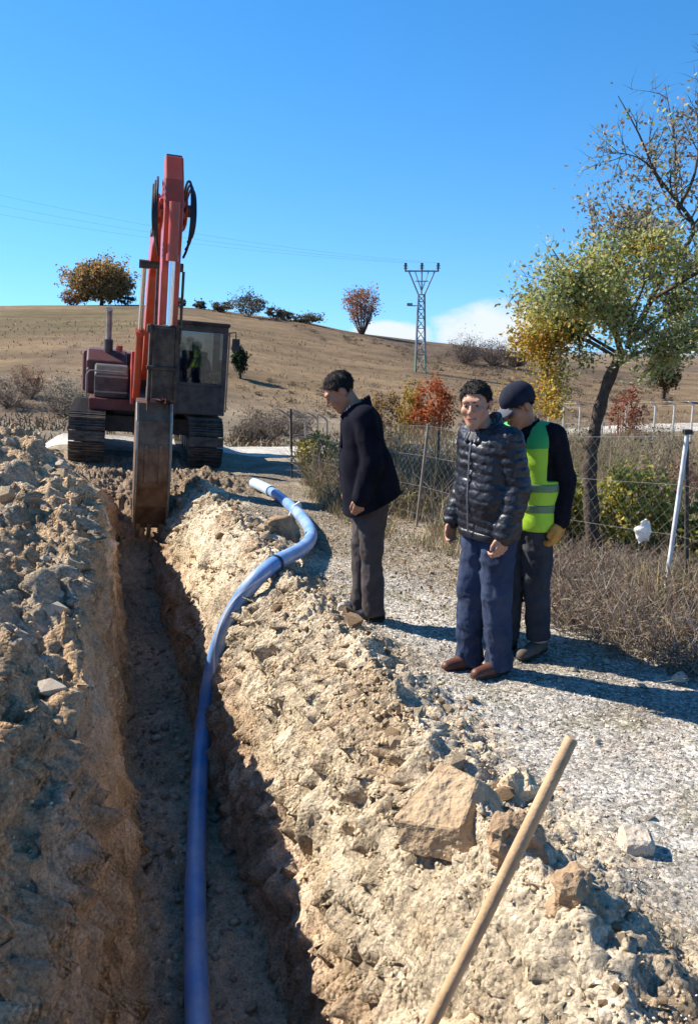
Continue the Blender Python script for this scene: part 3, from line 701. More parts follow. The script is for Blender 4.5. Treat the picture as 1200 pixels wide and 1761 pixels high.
    for x in (.62, 1.14): MB().tube([(x, .85, 1.48), (x, .80, 1.72)], [.014, .024], 8).build('lever', M_hose, cab)
    for x, y, zz in ((cx1 + .02, .4, 0), (cx0 - .02, .36, 0)): MB().tube([(x, y, 1.0), (x, y - .03, 1.1), (x, y - .03, 2.3), (x, y, 2.4)], .014, 8).build('grab_rail', M_rail, cab, smooth=True)
    mi = MB().tube([(cx1 + .01, .4, 2.4), (cx1 + .12, .33, 2.42), (cx1 + .13, .33, 2.3)], .012, 8).box((cx1 + .13, .32, 2.2), (.13, .03, .22)); mi.build('mirror', M_dark, cab)
    MB().tube([((cx0 + .25), cy0 - .01, 1.52), (cx0 + .42, cy0 - .02, 1.95)], .008, 6).build('wiper', M_hose, cab)
    # --- boom foot brackets, boom, cylinders
    for sx in (-1, 1):
        MB().prism([(.25, 1.05), (1.5, 1.05), (1.35, 1.55), (.85, 1.95), (.45, 1.95)], sx * .31 - .025 + .03, sx * .31 + .025 + .03).build('boom_bracket', M_red, ex, .01)
    bx = .03
    boom = MB().prism([(.85, 1.62), (.55, 1.46), (.1, 1.75), (-1.15, 3.15), (-1.9, 3.52), (-3.35, 3.68), (-3.62, 3.78), (-3.62, 3.98), (-3.3, 4.06), (-1.7, 4.02), (-.95, 3.72), (.5, 2.1), (.82, 1.85)], bx - .165, bx + .165).build('boom', M_red, ex, .02)
    for s in (-1, 1): MB().box((bx + s * .178, -2.4, 3.72), (.03, 1.3, .08)).build('boom_pipe', M_dark, boom)
    def cyl(name, a, b, f, rb, rr, par=ex, mb=M_red):
        a = Vector(a); b = Vector(b); m = a.lerp(b, f)
        o = MB().tube([a, m], rb, 16).tube([m - (b - a).normalized() * .07, m + (b - a).normalized() * .015], rb * 1.22, 16).tube([a - (b - a).normalized() * .07, a + (b - a).normalized() * .05], rb * 1.05, 16).build(name, mb, par, smooth=True)
        MB().tube([m, b], rr, 14).build('rod', M_chrome, o, smooth=True)
        e = (b - a).normalized().cross(Vector((1, 0, 0))); MB().tube([b - Vector((.075, 0, 0)), b + Vector((.075, 0, 0))], rb * 1.05, 14).build('rod_eye', M_dark, o, smooth=True)
        return o
    for s in (-1, 1): cyl('boom_cylinder', (bx + s * .25, -.02, 1.25), (bx + s * .25, -1.52, 3.30), .52, .062, .038, mb=M_red)
    MB().tube([(bx - .32, -1.52, 3.30), (bx + .32, -1.52, 3.30)], .05, 14).build('boom_pin', M_dark, ex, smooth=True)
    cyl('stick_cylinder', (bx, -1.2, 4.12), (bx, -3.42, 4.46), .6, .075, .045)
    # --- stick hanging down over the trench, its tail up
    sx0, sx1 = bx - .115, bx + .115
    stick = MB().prism([(-3.30, 4.50), (-3.52, 4.52), (-3.80, 4.2), (-3.92, 3.85), (-3.86, 3.3), (-3.76, 1.62), (-3.70, 1.5), (-3.52, 1.5), (-3.46, 1.62), (-3.34, 3.4), (-3.30, 3.75)], sx0, sx1).build('stick', M_red, ex, .02)
    MB().box((bx, -3.42, 4.49), (.2, .16, .1)).build('stick_ear', M_dark, stick, .01)
    MB().tube([(bx - .24, -3.55, 3.87), (bx + .24, -3.55, 3.87)], .075, 16).build('stick_pin', M_dark, stick, smooth=True)
    for s in (-1, 1): MB().prism([(-3.5, 3.7), (-3.2, 3.66), (-3.2, 4.05), (-3.5, 4.05), (-3.66, 3.87)], bx + s * .175 - .02, bx + s * .175 + .02).build('stick_fork', M_red, boom, .01)
    cyl('bucket_cylinder', (bx, -4.02, 3.83), (bx, -3.98, 2.36), .42, .062, .040)
    # hoses looping at the joint
    for s in (-1, 1):
        for k in range(3):
            x = bx + s * (.165 + .024 * k); ph = .10 * k
            MB().tube([tuple(p) for p in catmull([(x, -2.9, 4.05), (x + s * .02, -3.35, 4.24 - ph * .4), (x + s * .04, -3.8, 4.14 - ph * .5), (x + s * .045, -3.98, 3.74), (x + s * .025, -3.92, 3.42 + ph * .6), (x - s * .01, -3.7, 3.28 + ph)], 7)], .016, 8).build('hose', M_hose, ex, smooth=True)
    for s in (-1, 1): MB().tube([(bx + s * .16, -3.80, 3.1), (bx + s * .16, -3.72, 2.2)], .018, 8).build('steel_line', M_dark, stick, smooth=True)
    # --- linkage plate and bucket
    lk = MB()
    bx -= .06
    for s in (-1, 1): lk.prism([(-4.08, 2.42), (-3.9, 2.42), (-3.70, 1.60), (-3.82, 1.42), (-3.98, 1.5)], bx + s * .155 - .022, bx + s * .155 + .022)
    lk.prism([(-4.10, 2.38), (-4.05, 2.38), (-3.98, 1.50), (-4.03, 1.50)], bx - .132, bx + .132)
    lk.tube([(bx - .21, -4.0, 2.36), (bx + .21, -4.0, 2.36)], .055, 14).tube([(bx - .2, -4.06, 1.88), (bx + .2, -4.06, 1.88)], .03, 10)
    lk.build('bucket_linkage', M_grey, ex, .008); bx += .06
    # bucket seen from behind: curved shell, side plates, worn edges, teeth
    prof = [(-3.62, 1.46), (-3.86, 1.42), (-4.02, 1.20), (-4.10, .85), (-4.10, .45), (-4.02, .1), (-3.86, -.22)]
    w0, w1 = bx - .13 - .20, bx - .13 + .20
    V = []; F = []
    ins = [(y + .035, z + (.01 if i else -.0)) for i, (y, z) in enumerate(prof)]
    for x in (w0, w1):
        V += [(x, y, z) for y, z in prof]; V += [(x, y, z) for y, z in ins]
    n = len(prof)
    for i in range(n - 1): F += [(i, i + 1, 2 * n + i + 1, 2 * n + i), (n + i, 3 * n + i, 3 * n + i + 1, n + i + 1)]
    F += [(0, 2 * n, 3 * n, n), (n - 1, 2 * n - 1, 4 * n - 1, 3 * n - 1)]
    bucket = MB().add(V, F).build('bucket', M_worn, ex)
    for x in (w0 - .012, w1 + .012):
        MB().prism(prof + [(-3.35, .15), (-3.25, .8), (-3.35, 1.35)], x - .013, x + .013).build('side_plate', M_worn, bucket)
        e = MB()
        for (ya, za), (yb, zb) in zip(prof[1:-1], prof[2:]): e.tube([(x, ya - .012, za), (x, yb - .012, zb)], .019, 6)
        e.build('worn_edge', M_edge, bucket)
    for k in range(3): MB().prism([(-3.90, -.16), (-3.84, -.26), (-3.68, -.40), (-3.72, -.22)], w0 + .02 + k * .145, w0 + .08 + k * .145).build('tooth', M_edge, bucket, .005)
    for x in (-.09, .09): MB().box((bx - .13 + x, -4.106, .66), (.05, .012, .5)).build('wear_strip', M_worn, bucket, .004)
    for s in (-1, 1): MB().prism([(-3.6, 1.62), (-3.78, 1.6), (-3.95, 1.3), (-3.5, 1.38)], bx - .1 + s * .12 - .015, bx - .1 + s * .12 + .015).build('bucket_ear', M_worn, bucket, .004)
    return ex
EXO = excavator()

# ------------------------------------------------------------------ vegetation
M_leaf = mat('leaves', (1, 1, 1), .6, var=.12, vscale=4, spec=.25, attr=True, transl=.42)
M_bark = mat('bark', (.075, .058, .045), .9, var=.35, vscale=18, bump=.8, bscale=35, spec=.1)
M_twig = mat('twigs', (1, 1, 1), .9, var=.15, vscale=6, spec=.1, attr=True)
def frames(n):
    a = rng.normal(size=(n, 3)); a /= np.linalg.norm(a, axis=1, keepdims=True)
    b = rng.normal(size=(n, 3)); b -= a * (a * b).sum(1, keepdims=True); b /= np.linalg.norm(b, axis=1, keepdims=True)
    return a, b
def leaf_mesh(name, C, size, cols, aspect=.5):
    """pointed leaves folded a little along the midrib"""
    n = len(C); a, b = frames(n); s = size * rng.uniform(.7, 1.25, (n, 1)); nn = np.cross(a, b)
    V = np.stack([C - a * s, C + b * s * aspect + nn * s * .15, C + a * s, C - b * s * aspect + nn * s * .15], 1).reshape(-1, 3)
    i = 4 * np.arange(n)[:, None]; F = np.concatenate([i + np.array([[0, 1, 2]]), i + np.array([[0, 2, 3]])])
    return mesh_np(name, V, F, np.repeat(cols, 4, 0))
def seg_mesh(name, A, B, r0, r1, cols, k=3):
    """many thin tapered sticks as one mesh"""
    n = len(A); t = B - A; t /= np.linalg.norm(t, axis=1, keepdims=True) + 1e-9
    ref = np.where(np.abs(t[:, 2:3]) < .9, np.array([[0, 0, 1.]]), np.array([[1., 0, 0]]))
    p = np.cross(t, ref); p /= np.linalg.norm(p, axis=1, keepdims=True) + 1e-9; q = np.cross(t, p)
    ws = [2 * math.pi * j / k for j in range(k)]
    ring = lambda P, r: np.stack([P + (p * math.cos(w) + q * math.sin(w)) * r[:, None] for w in ws], 1)
    V = np.concatenate([ring(A, r0), ring(B, r1)], 1).reshape(-1, 3)
    i = 2 * k * np.arange(n)[:, None]
    F = np.concatenate([i + np.array([[j, (j + 1) % k, k + (j + 1) % k, k + j]]) for j in range(k)])
    return mesh_np(name, V, F, np.repeat(cols, 2 * k, 0))
def branch_out(paths, rad, levels, nsub, lens, spread, up=.25, jit=.25):
    """grow side shoots off polylines; returns segments (A, B, r0, r1, level) and tip points"""
    segs = []; tips = []
    cur = [(np.array(p, float), r) for p, r in zip(paths, rad)]
    for lv in range(levels + 1):
        nxt = []
        for P, r in cur:
            m = len(P)
            for i in range(m - 1):
                f0, f1 = i / (m - 1), (i + 1) / (m - 1)
                segs.append((P[i], P[i + 1], r * (1 - .9 * f0), r * (1 - .9 * f1), lv))
            if lv >= levels - 1: tips += [(P[j], lv) for j in range(1 if lv == levels else m // 2, m)]
            if lv < levels:
                for _ in range(nsub[lv]):
                    f = rng.uniform(.18, 1.0); j = min(int(f * (m - 1)), m - 2); q = P[j] + (P[j + 1] - P[j]) * (f * (m - 1) - j)
                    d = P[j + 1] - P[j]; d = d / (np.linalg.norm(d) + 1e-9)
                    d = d * .55 + rng.normal(size=3) * spread + np.array([0, 0, up]); d /= np.linalg.norm(d)
                    L = lens[lv] * rng.uniform(.5, 1.25); pts = [q]; 
                    for s in range(4):
                        d = d + rng.normal(size=3) * jit * .5; d /= np.linalg.norm(d); pts.append(pts[-1] + d * L / 4)
                    nxt.append((np.array(pts), max(r * .45 * (1 - .5 * f), .0018)))
        cur = nxt
    return segs, tips
def segs_obj(name, segs, col, parent, material, k=5, j=.2):
    A = np.array([s[0] for s in segs]); B = np.array([s[1] for s in segs]); r0 = np.array([s[2] for s in segs]); r1 = np.array([s[3] for s in segs])
    me = seg_mesh(name, A, B, r0, r1, pal(len(A), [col], j), k)
    return obj(name, me, material, parent, smooth=True)

# --- the fruit tree by the fence
def fruit_tree():
    base = Vector((2.11, 7.3, 0)); base.z = gz(base.x, base.y) - .05
    root = empty('fruit_tree', tuple(base)); tag(root, 'half-bare fruit tree with yellow-green leaves and leaning dark trunk by the fence', 'tree')
    def q(px, h, dep=0.):   # x offset and height in the tree's own plane, dep towards the back
        return ((px - 1035) * .00487 * (1 + dep / 7.3), dep, h)
    H = lambda py: (985 - py) * .00487 + .05
    def Q(px, py, dep=0.): return q(px, H(py), dep)
    trunk = [Q(1037, 1000), Q(1036, 960), Q(1028, 890), Q(1020, 810), Q(1022, 760), Q(1030, 705), Q(1044, 650), Q(1064, 600)]
    trunk = catmull(trunk, 5)
    mb = MB().tube([tuple(p) for p in trunk], [.078 - .036 * (i / (len(trunk) - 1)) ** .7 + .006 * math.sin(i * 1.3) for i in range(len(trunk))], 14)
    mb.build('trunk', M_bark, root, smooth=True)
    limbs = [
        ([Q(1072, 598), Q(1100, 545, .1), Q(1135, 470, .1), Q(1168, 410, .0), Q(1130, 365, -.1), Q(1090, 325, -.15), Q(1055, 268, -.2), Q(1018, 213, -.2)], .030),
        ([Q(1140, 375, 0), Q(1137, 330, .1), Q(1132, 270, .1), Q(1112, 178, .15)], .016),
        ([Q(1142, 368, 0), Q(1156, 325, -.1), Q(1160, 250, -.1), Q(1160, 155, -.1)], .016),
        ([Q(1105, 345, -.1), Q(1080, 320, -.2), Q(1045, 305, -.3), Q(1005, 298, -.3)], .013),
        ([Q(1062, 612), Q(1035, 570, -.2), Q(1000, 540, -.3), Q(958, 500, -.35), Q(908, 440, -.4)], .030),
        ([Q(1000, 540, -.3), Q(965, 530, -.4), Q(930, 515, -.5), Q(900, 490, -.55)], .014),
        ([Q(1090, 570, .1), Q(1060, 510, .3), Q(1035, 470, .4), Q(1025, 400, .4)], .022),
        ([Q(1168, 412), Q(1195, 380, .2), Q(1230, 330, .3), Q(1260, 250, .3)], .024),
        ([Q(1085, 585), Q(1140, 545, .2), Q(1200, 520, .4), Q(1260, 480, .5)], .026),
        ([Q(1110, 520, .1), Q(1160, 480, -.3), Q(1215, 450, -.4), Q(1270, 420, -.5)], .022),
        ([Q(1060, 620), Q(1020, 590, .2), Q(985, 580, .3), Q(962, 600, .3), Q(955, 650, .3), Q(962, 712, .3)], .020),
        ([Q(1060, 625), Q(1085, 600, -.3), Q(1120, 600, -.5), Q(1160, 590, -.6)], .020),
        ([Q(1125, 490, .1), Q(1085, 450, -.2), Q(1055, 420, -.3), Q(1020, 400, -.3)], .018),
        ([Q(1150, 445, .1), Q(1120, 425, .4), Q(1085, 405, .5), Q(1050, 380, .5)], .016),
        ([Q(1060, 610), Q(1020, 575, .4), Q(985, 545, .5), Q(955, 545, .5)], .018),
        ([Q(1075, 595), Q(1055, 560, -.3), Q(1060, 500, -.5), Q(1080, 450, -.5)], .018)]
    P = [catmull(p, 3) for p, _ in limbs]; Rr = [r for _, r in limbs]
    segs, tips = branch_out(P, Rr, 2, [15, 7], [.33, .16], .55, .22, .3)
    segs_obj('branches', segs, (.085, .068, .055), root, M_twig, 5, .25)
    T = np.array([t[0] for t in tips])
    pxs = 1035 + T[:, 0] / .00487; pys = 985 - (T[:, 2] - .05) / .00487
    # how thickly each part of the crown is still in leaf
    dens = np.interp(pys, [150, 300, 400, 440, 520, 640, 720], [.0, .18, .4, 1.1, 1.9, 2.1, 2.2]) * np.where((pxs < 950) & (pys < 520), .35, 1)
    k = rng.poisson(dens * 4.0 * (1 + 1.2 * np.clip(2 * vn3(T[:, 0] * 4, T[:, 1] * 4, T[:, 2] * 4, 71), -.8, 1))); C = np.repeat(T, k, 0) + rng.normal(size=(k.sum(), 3)) * .055
    C = C[~((C[:, 2] < H(655)) & (C[:, 0] > (1005 - 1035) * .00487))]
    # hanging bough in yellow leaf
    n = 1700; t = rng.random(n); cx = np.interp(t, [0, .3, 1], [965, 958, 966]); cy = np.interp(t, [0, 1], [555, 722]); wd = np.interp(t, [0, .35, .8, 1], [30, 34, 30, 14])
    D = np.stack([(cx + np.clip(rng.normal(size=n) * .5, -1, 1) * wd - 1035) * .00487, .3 + rng.normal(size=n) * .11, (985 - cy) * .00487 + .05], 1)
    C = np.concatenate([C, D]); px = 1035 + C[:, 0] / .00487; py = 985 - (C[:, 2] - .05) / .00487
    yel = np.clip(sstep(1000, 955, px) * sstep(520, 600, py) + .25 * (vn3(C[:, 0] * 3, C[:, 1] * 3, C[:, 2] * 3, 77) > .12), 0, 1)
    g = pal(len(C), [(.27, .32, .08), (.33, .36, .11), (.38, .39, .18), (.19, .23, .08), (.44, .43, .26), (.48, .40, .12)], .25); yl = pal(len(C), [(.42, .30, .045), (.50, .34, .05), (.36, .30, .06), (.45, .22, .04)], .2)
    up = pal(len(C), [(.22, .21, .15), (.28, .24, .18), (.18, .18, .10), (.26, .15, .12)], .25)
    m = rng.random(len(C)) < yel; cols = np.where(m[:, None], yl, g); cols = np.where((py < 420)[:, None] & (rng.random(len(C)) < .75)[:, None], up, cols)
    obj('crown', leaf_mesh('crown', C, .0205, cols, .5), M_leaf, root)
    return root
fruit_tree()

def shrub(name, label, cat, x, y, w, h, leafcols, n=1500, leaf=.03, stems=14, stemcol=(.12, .09, .07), group=None, zoff=0., trunk=False, droop=.0, hollow=.5, lv=1, depth=None, twig=.006, gaps=.9, taper=1., crown0=.1):
    z = gz(x, y) - .04 + zoff
    root = empty(name, (x, y, z)); tag(root, label, cat, group)
    paths = []; dp = depth or w
    for i in range(stems):
        a = rng.uniform(0, 6.283); rr = math.sqrt(rng.random()); 
        tip = np.array([math.cos(a) * rr * w * .46, math.sin(a) * rr * dp * .46, h * (.96 - .34 * rr ** 2 * taper) * rng.uniform(.8, 1.0)])
        b0 = np.array([math.cos(a) * rr * w * .05, math.sin(a) * rr * w * .05, h * .22 if trunk else 0.])
        mid = b0 * .5 + tip * .5 + np.array([math.cos(a) * w * .05, math.sin(a) * w * .05, -h * .03]); paths.append(catmull([b0, mid, tip], 3))
    segs, tips = branch_out(paths, [twig * 1.6] * stems, 1 + (lv > 1), [5, 4], [w * .22, w * .12], .7, .12, .3)
    segs_obj('branches' if trunk else 'stems', segs, stemcol, root, M_twig, 4)
    if trunk:
        MB().tube([(0, 0, -.1), (w * .01, 0, h * .12), (0, 0, h * .3)], [h * .05, h * .038, h * .03], 9).build('trunk', M_bark, root, smooth=True)
    if n:
        # leaves gather in clumps spread through the crown
        K = max(10, n // 40); cc = rng.normal(size=(K, 3)); cc /= np.linalg.norm(cc, axis=1, keepdims=True); cc *= rng.uniform(hollow, 1, (K, 1)) ** .6
        lo = h * crown0; hh = (h - lo) * .5
        cc = cc * np.array([w * .44, dp * .44, hh * .88]) + np.array([0, 0, lo + hh]); cc[:, :2] *= (1 - .25 * taper * ((cc[:, 2:3] - lo) / (2 * hh)))
        T = np.array([t[0] for t in tips]); T = T[T[:, 2] > lo * .8]; nt_ = n // 3
        C = np.concatenate([np.repeat(cc, (n - nt_) // K + 1, 0) + rng.normal(size=(K * ((n - nt_) // K + 1), 3)) * np.array([w, dp, h]) * .055 * gaps, T[rng.integers(0, len(T), nt_)] + rng.normal(size=(nt_, 3)) * w * .03])
        C = C[C[:, 2] > .0]
        lightness = rng.uniform(.75, 1.25, (K, 1))
        obj('crown' if cat == 'tree' else 'foliage', leaf_mesh('foliage', C, leaf, pal(len(C), leafcols, .25), .55), M_leaf, root)
    return root
def shrubs():
    ol = [(.22, .17, .07), (.30, .20, .08), (.38, .21, .08), (.42, .24, .09), (.16, .14, .06)]
    at = lambda px, Y: (px - 600) / 1500 * (Y / math.cos(math.atan(320 / 1500)) * .99)
    def X(px, Y): return (px - 600) / 1500 * Y * .99
    # on the ridge
    shrub('oak_tree', 'round brown-green oak on the left skyline', 'tree', X(182, 84), 84, 7.0, 4.3, ol, 8000, .16, 22, trunk=True, group=None, twig=.03, crown0=.02)
    shrub('shrub', 'rusty low bush spreading left under the skyline oak', 'bush', X(135, 84.5), 84.5, 3.2, 1.4, [(.20, .10, .05), (.16, .10, .05)], 900, .12, 12, twig=.02)
    shrub('shrub', 'low bush on the skyline just right of the oak', 'bush', X(226, 84.5), 84.5, 2.2, .8, [(.14, .10, .05), (.10, .09, .05)], 500, .1, 8, twig=.02)
    shrub('pink_tree', 'reddish fan-shaped tree alone on the middle skyline', 'tree', X(622, 82), 82, 3.9, 4.2, [(.32, .12, .07), (.38, .17, .10), (.28, .12, .08), (.30, .2, .12)], 2600, .10, 34, (.16, .10, .08), twig=.028, hollow=.3, gaps=1.1, taper=-.2, crown0=.30)
    shrub('conifer', 'dark green conifer standing behind the excavator cab', 'tree', X(413, 46), 46, 1.1, 1.9, [(.025, .05, .02), (.035, .065, .025), (.02, .035, .018)], 2600, .06, 8, trunk=True, hollow=.1, twig=.01, crown0=.06)
    for px, Y, w, h, lab in [(350, 82, 1.6, .8, 'small dark bush on the skyline above the cab'), (386, 80, 2.4, 1.0, 'dark skyline bush right above the cab roof'), (430, 78, 4.0, 2.0, 'brown bushy thicket on the skyline right of the cab'), (474, 80, 2.0, 1.1, 'dark bush on the slope of the skyline, left of the pair'), (492, 81, 1.7, .9, 'dark bush on the sloping skyline, middle one'), (528, 81, 3.4, .8, 'long low bush on the sloping skyline left of the reddish tree'), (316, 82, 1.2, 1.0, 'bush on the skyline between the boom and the cab')]:
        shrub('shrub', lab, 'bush', X(px, Y), Y, w, h, [(.07, .07, .04), (.09, .08, .05), (.12, .09, .06)], int(500 * w), .09, 10, twig=.02)
    for px, Y, w, h, lab in [(800, 66, 3.4, 2.3, 'bare grey thicket right of the pylon, leftmost clump'), (848, 67, 3.6, 2.0, 'bare grey thicket right of the pylon, middle clump'), (886, 68, 2.6, 1.4, 'bare grey thicket right of the pylon, nearest the fruit tree')]:
        shrub('thicket', lab, 'bush', X(px, Y), Y, w, h, [(.13, .10, .085), (.10, .085, .07), (.16, .12, .10)], 1300, .06, 60, (.15, .12, .11), twig=.013, lv=2, hollow=.2, crown0=0)
    shrub('autumn_tree', 'dark green and orange tree beyond the fruit tree trunk', 'tree', X(1142, 60), 60, 3.0, 3.4, [(.06, .07, .03), (.09, .09, .035), (.26, .13, .035), (.05, .06, .03)], 3200, .09, 20, trunk=True, twig=.02, crown0=.12, zoff=.2)
    # foot of the hill, left
    for px, Y, w, h, cs, lab in [(50, 36, 1.7, 1.4, [(.30, .15, .08), (.26, .17, .10)], 'faded orange bush at the foot of the left hill'), (105, 33, 2.4, 1.6, [(.20, .17, .14), (.16, .14, .10)], 'grey leafless bush left of the exhaust pipe'), (150, 32, 1.8, 1.3, [(.17, .16, .10), (.2, .17, .12)], 'greyish green bush just left of the excavator body'), (15, 34, 2.2, 1.3, [(.19, .16, .13), (.23, .17, .11)], 'grey brown bush at the left edge of the picture'), (455, 31, 2.0, 1.2, [(.14, .11, .08), (.18, .14, .10)], 'brown brush right of the excavator cab'), (500, 34, 2.6, 1.1, [(.15, .12, .09), (.2, .15, .1)], 'brown brush behind the bent concrete posts'), (430, 27, 1.6, .9, [(.16, .11, .08), (.13, .11, .07)], 'dark weeds at the far edge of the road by the right track')]:
        shrub('shrub', lab, 'bush', X(px, Y), Y, w, h, cs, 1300, .045, 40, (.17, .14, .12), twig=.008, lv=2, hollow=.2, crown0=0)
    # middle distance
    shrub('orange_bush', 'bright orange-red bush behind the padded jacket man', 'bush', X(745, 15.5), 15.5, .92, 1.62, [(.42, .11, .035), (.48, .16, .05), (.34, .09, .04)], 2600, .030, 30, (.14, .08, .06), crown0=.42)
    shrub('yellow_bush', 'golden yellow bush left of the orange-red one', 'bush', X(706, 15.8), 15.8, .62, 1.62, [(.40, .25, .04), (.46, .30, .06), (.26, .2, .05)], 1500, .03, 20, (.14, .10, .06), crown0=.4)
    shrub('brown_bush', 'rusty brown bush behind the dark-coated man\'s back', 'bush', X(664, 15.0), 15.0, .9, 1.45, [(.22, .12, .05), (.26, .17, .06), (.17, .11, .05)], 1500, .028, 26, (.14, .09, .06), crown0=.1)
    shrub('yellow_bush', 'low yellow-green bush left of the dark-coated man', 'bush', X(545, 13.2), 13.2, .80, .82, [(.30, .25, .04), (.36, .29, .05), (.22, .20, .04), (.42, .30, .06)], 2000, .028, 24, crown0=.1)
    shrub('red_bush', 'dark red twiggy bush between trunk and bent white posts', 'bush', X(1082, 15.5), 15.5, .78, 1.5, [(.26, .07, .04), (.20, .06, .04), (.30, .11, .05)], 1400, .026, 30, (.18, .07, .05), crown0=.25)
    gy = [(.24, .26, .05), (.32, .31, .06), (.44, .36, .06), (.16, .18, .05), (.54, .42, .07)]
    for x, y, w, h, lab in [(1.90, 7.65, .60, .92, 'yellow-green leafy shrub left of the fruit tree trunk'), (2.50, 7.5, .85, 1.02, 'yellow-green leafy shrub right of the fruit tree trunk'), (3.0, 7.0, .7, .75, 'dark green shrub behind the leaning white post'), (1.35, 8.4, .6, .62, 'low olive shrub seen beside the vested man\'s glove')]:
        shrub('leafy_shrub', lab, 'shrub', x, y, w, h, gy if 'dark' not in lab else [(.12, .14, .045), (.17, .18, .05), (.26, .23, .06)], 2300, .030, 26, crown0=.05, hollow=.3)
    for px, Y, w, h, cs, lab in [(860, 13, 1.3, 1.0, [(.20, .14, .08), (.16, .12, .07)], 'brown weeds behind the shoulder of the vested man'), (1010, 11.5, 1.4, 1.0, [(.17, .15, .07), (.22, .16, .08)], 'brown green weeds left of the leaning trunk'), (1130, 10.5, 1.5, 1.05, [(.19, .15, .10), (.15, .13, .08)], 'grey weeds behind the leaning white post'), (1190, 9, 1.0, .95, [(.22, .10, .07), (.16, .12, .08)], 'reddish weeds at the right edge behind the posts'), (690, 12.5, 1.1, .8, [(.26, .19, .10), (.2, .14, .08)], 'straw-coloured weeds right of the dark coat')]:
        shrub('weeds', lab, 'weeds', X(px, Y), Y, w, h, cs, 1300, .022, 50, (.2, .15, .11), twig=.004, lv=2, hollow=.15, crown0=0)
shrubs()

# --- dry grass and brush, uncountable
def blades(name, label, X, Y, Hh, cols, wid=.004, lean=.5):
    n = len(X); Z = ground_z(X, Y) - .01
    a = rng.uniform(0, 6.283, n); l = lean * rng.random(n) * Hh; d = np.stack([np.cos(a), np.sin(a)], 1)
    s = rng.uniform(0, 3.14, n); p = np.stack([np.cos(s), np.sin(s), 0 * s], 1) * wid * .5
    P0 = np.stack([X, Y, Z], 1); P1 = P0 + np.concatenate([d * l[:, None] * .4, (Hh * .6)[:, None]], 1); P2 = P0 + np.concatenate([d * l[:, None], (Hh * np.sqrt(np.clip(1 - (l / np.maximum(Hh, 1e-4)) ** 2 * .5, .1, 1)))[:, None]], 1)
    V = np.stack([P0 - p, P0 + p, P1 - p * .8, P1 + p * .8, P2], 1).reshape(-1, 3); i = 5 * np.arange(n)[:, None]
    F4 = i + np.array([[0, 1, 3, 2]]); F3 = i + np.array([[2, 3, 4]])
    me = mesh_np(name, V, [F4, F3], np.repeat(cols, 5, 0)); o = obj(name, me, M_twig); tag(o, label, kind='stuff'); return o
STRAW = [(.42, .33, .13), (.24, .25, .10), (.38, .30, .20), (.30, .22, .14), (.24, .17, .11), (.46, .39, .29), (.18, .14, .09), (.20, .19, .10)]
GREYB = [(.24, .19, .15), (.30, .24, .19), (.18, .135, .10), (.36, .30, .24), (.22, .15, .11)]
def in_brush(x, y):
    """weedy ground to the right of the trodden strip"""
    edge = np.interp(y, [4.3, 4.85, 5.7, 6.6, 7.6, 8.8, 10, 11.5, 13, 16, 22], [2.6, 1.98, 1.38, 1.25, .95, .2, -.25, -.55, -.75, -.3, 1.2])
    return x - edge
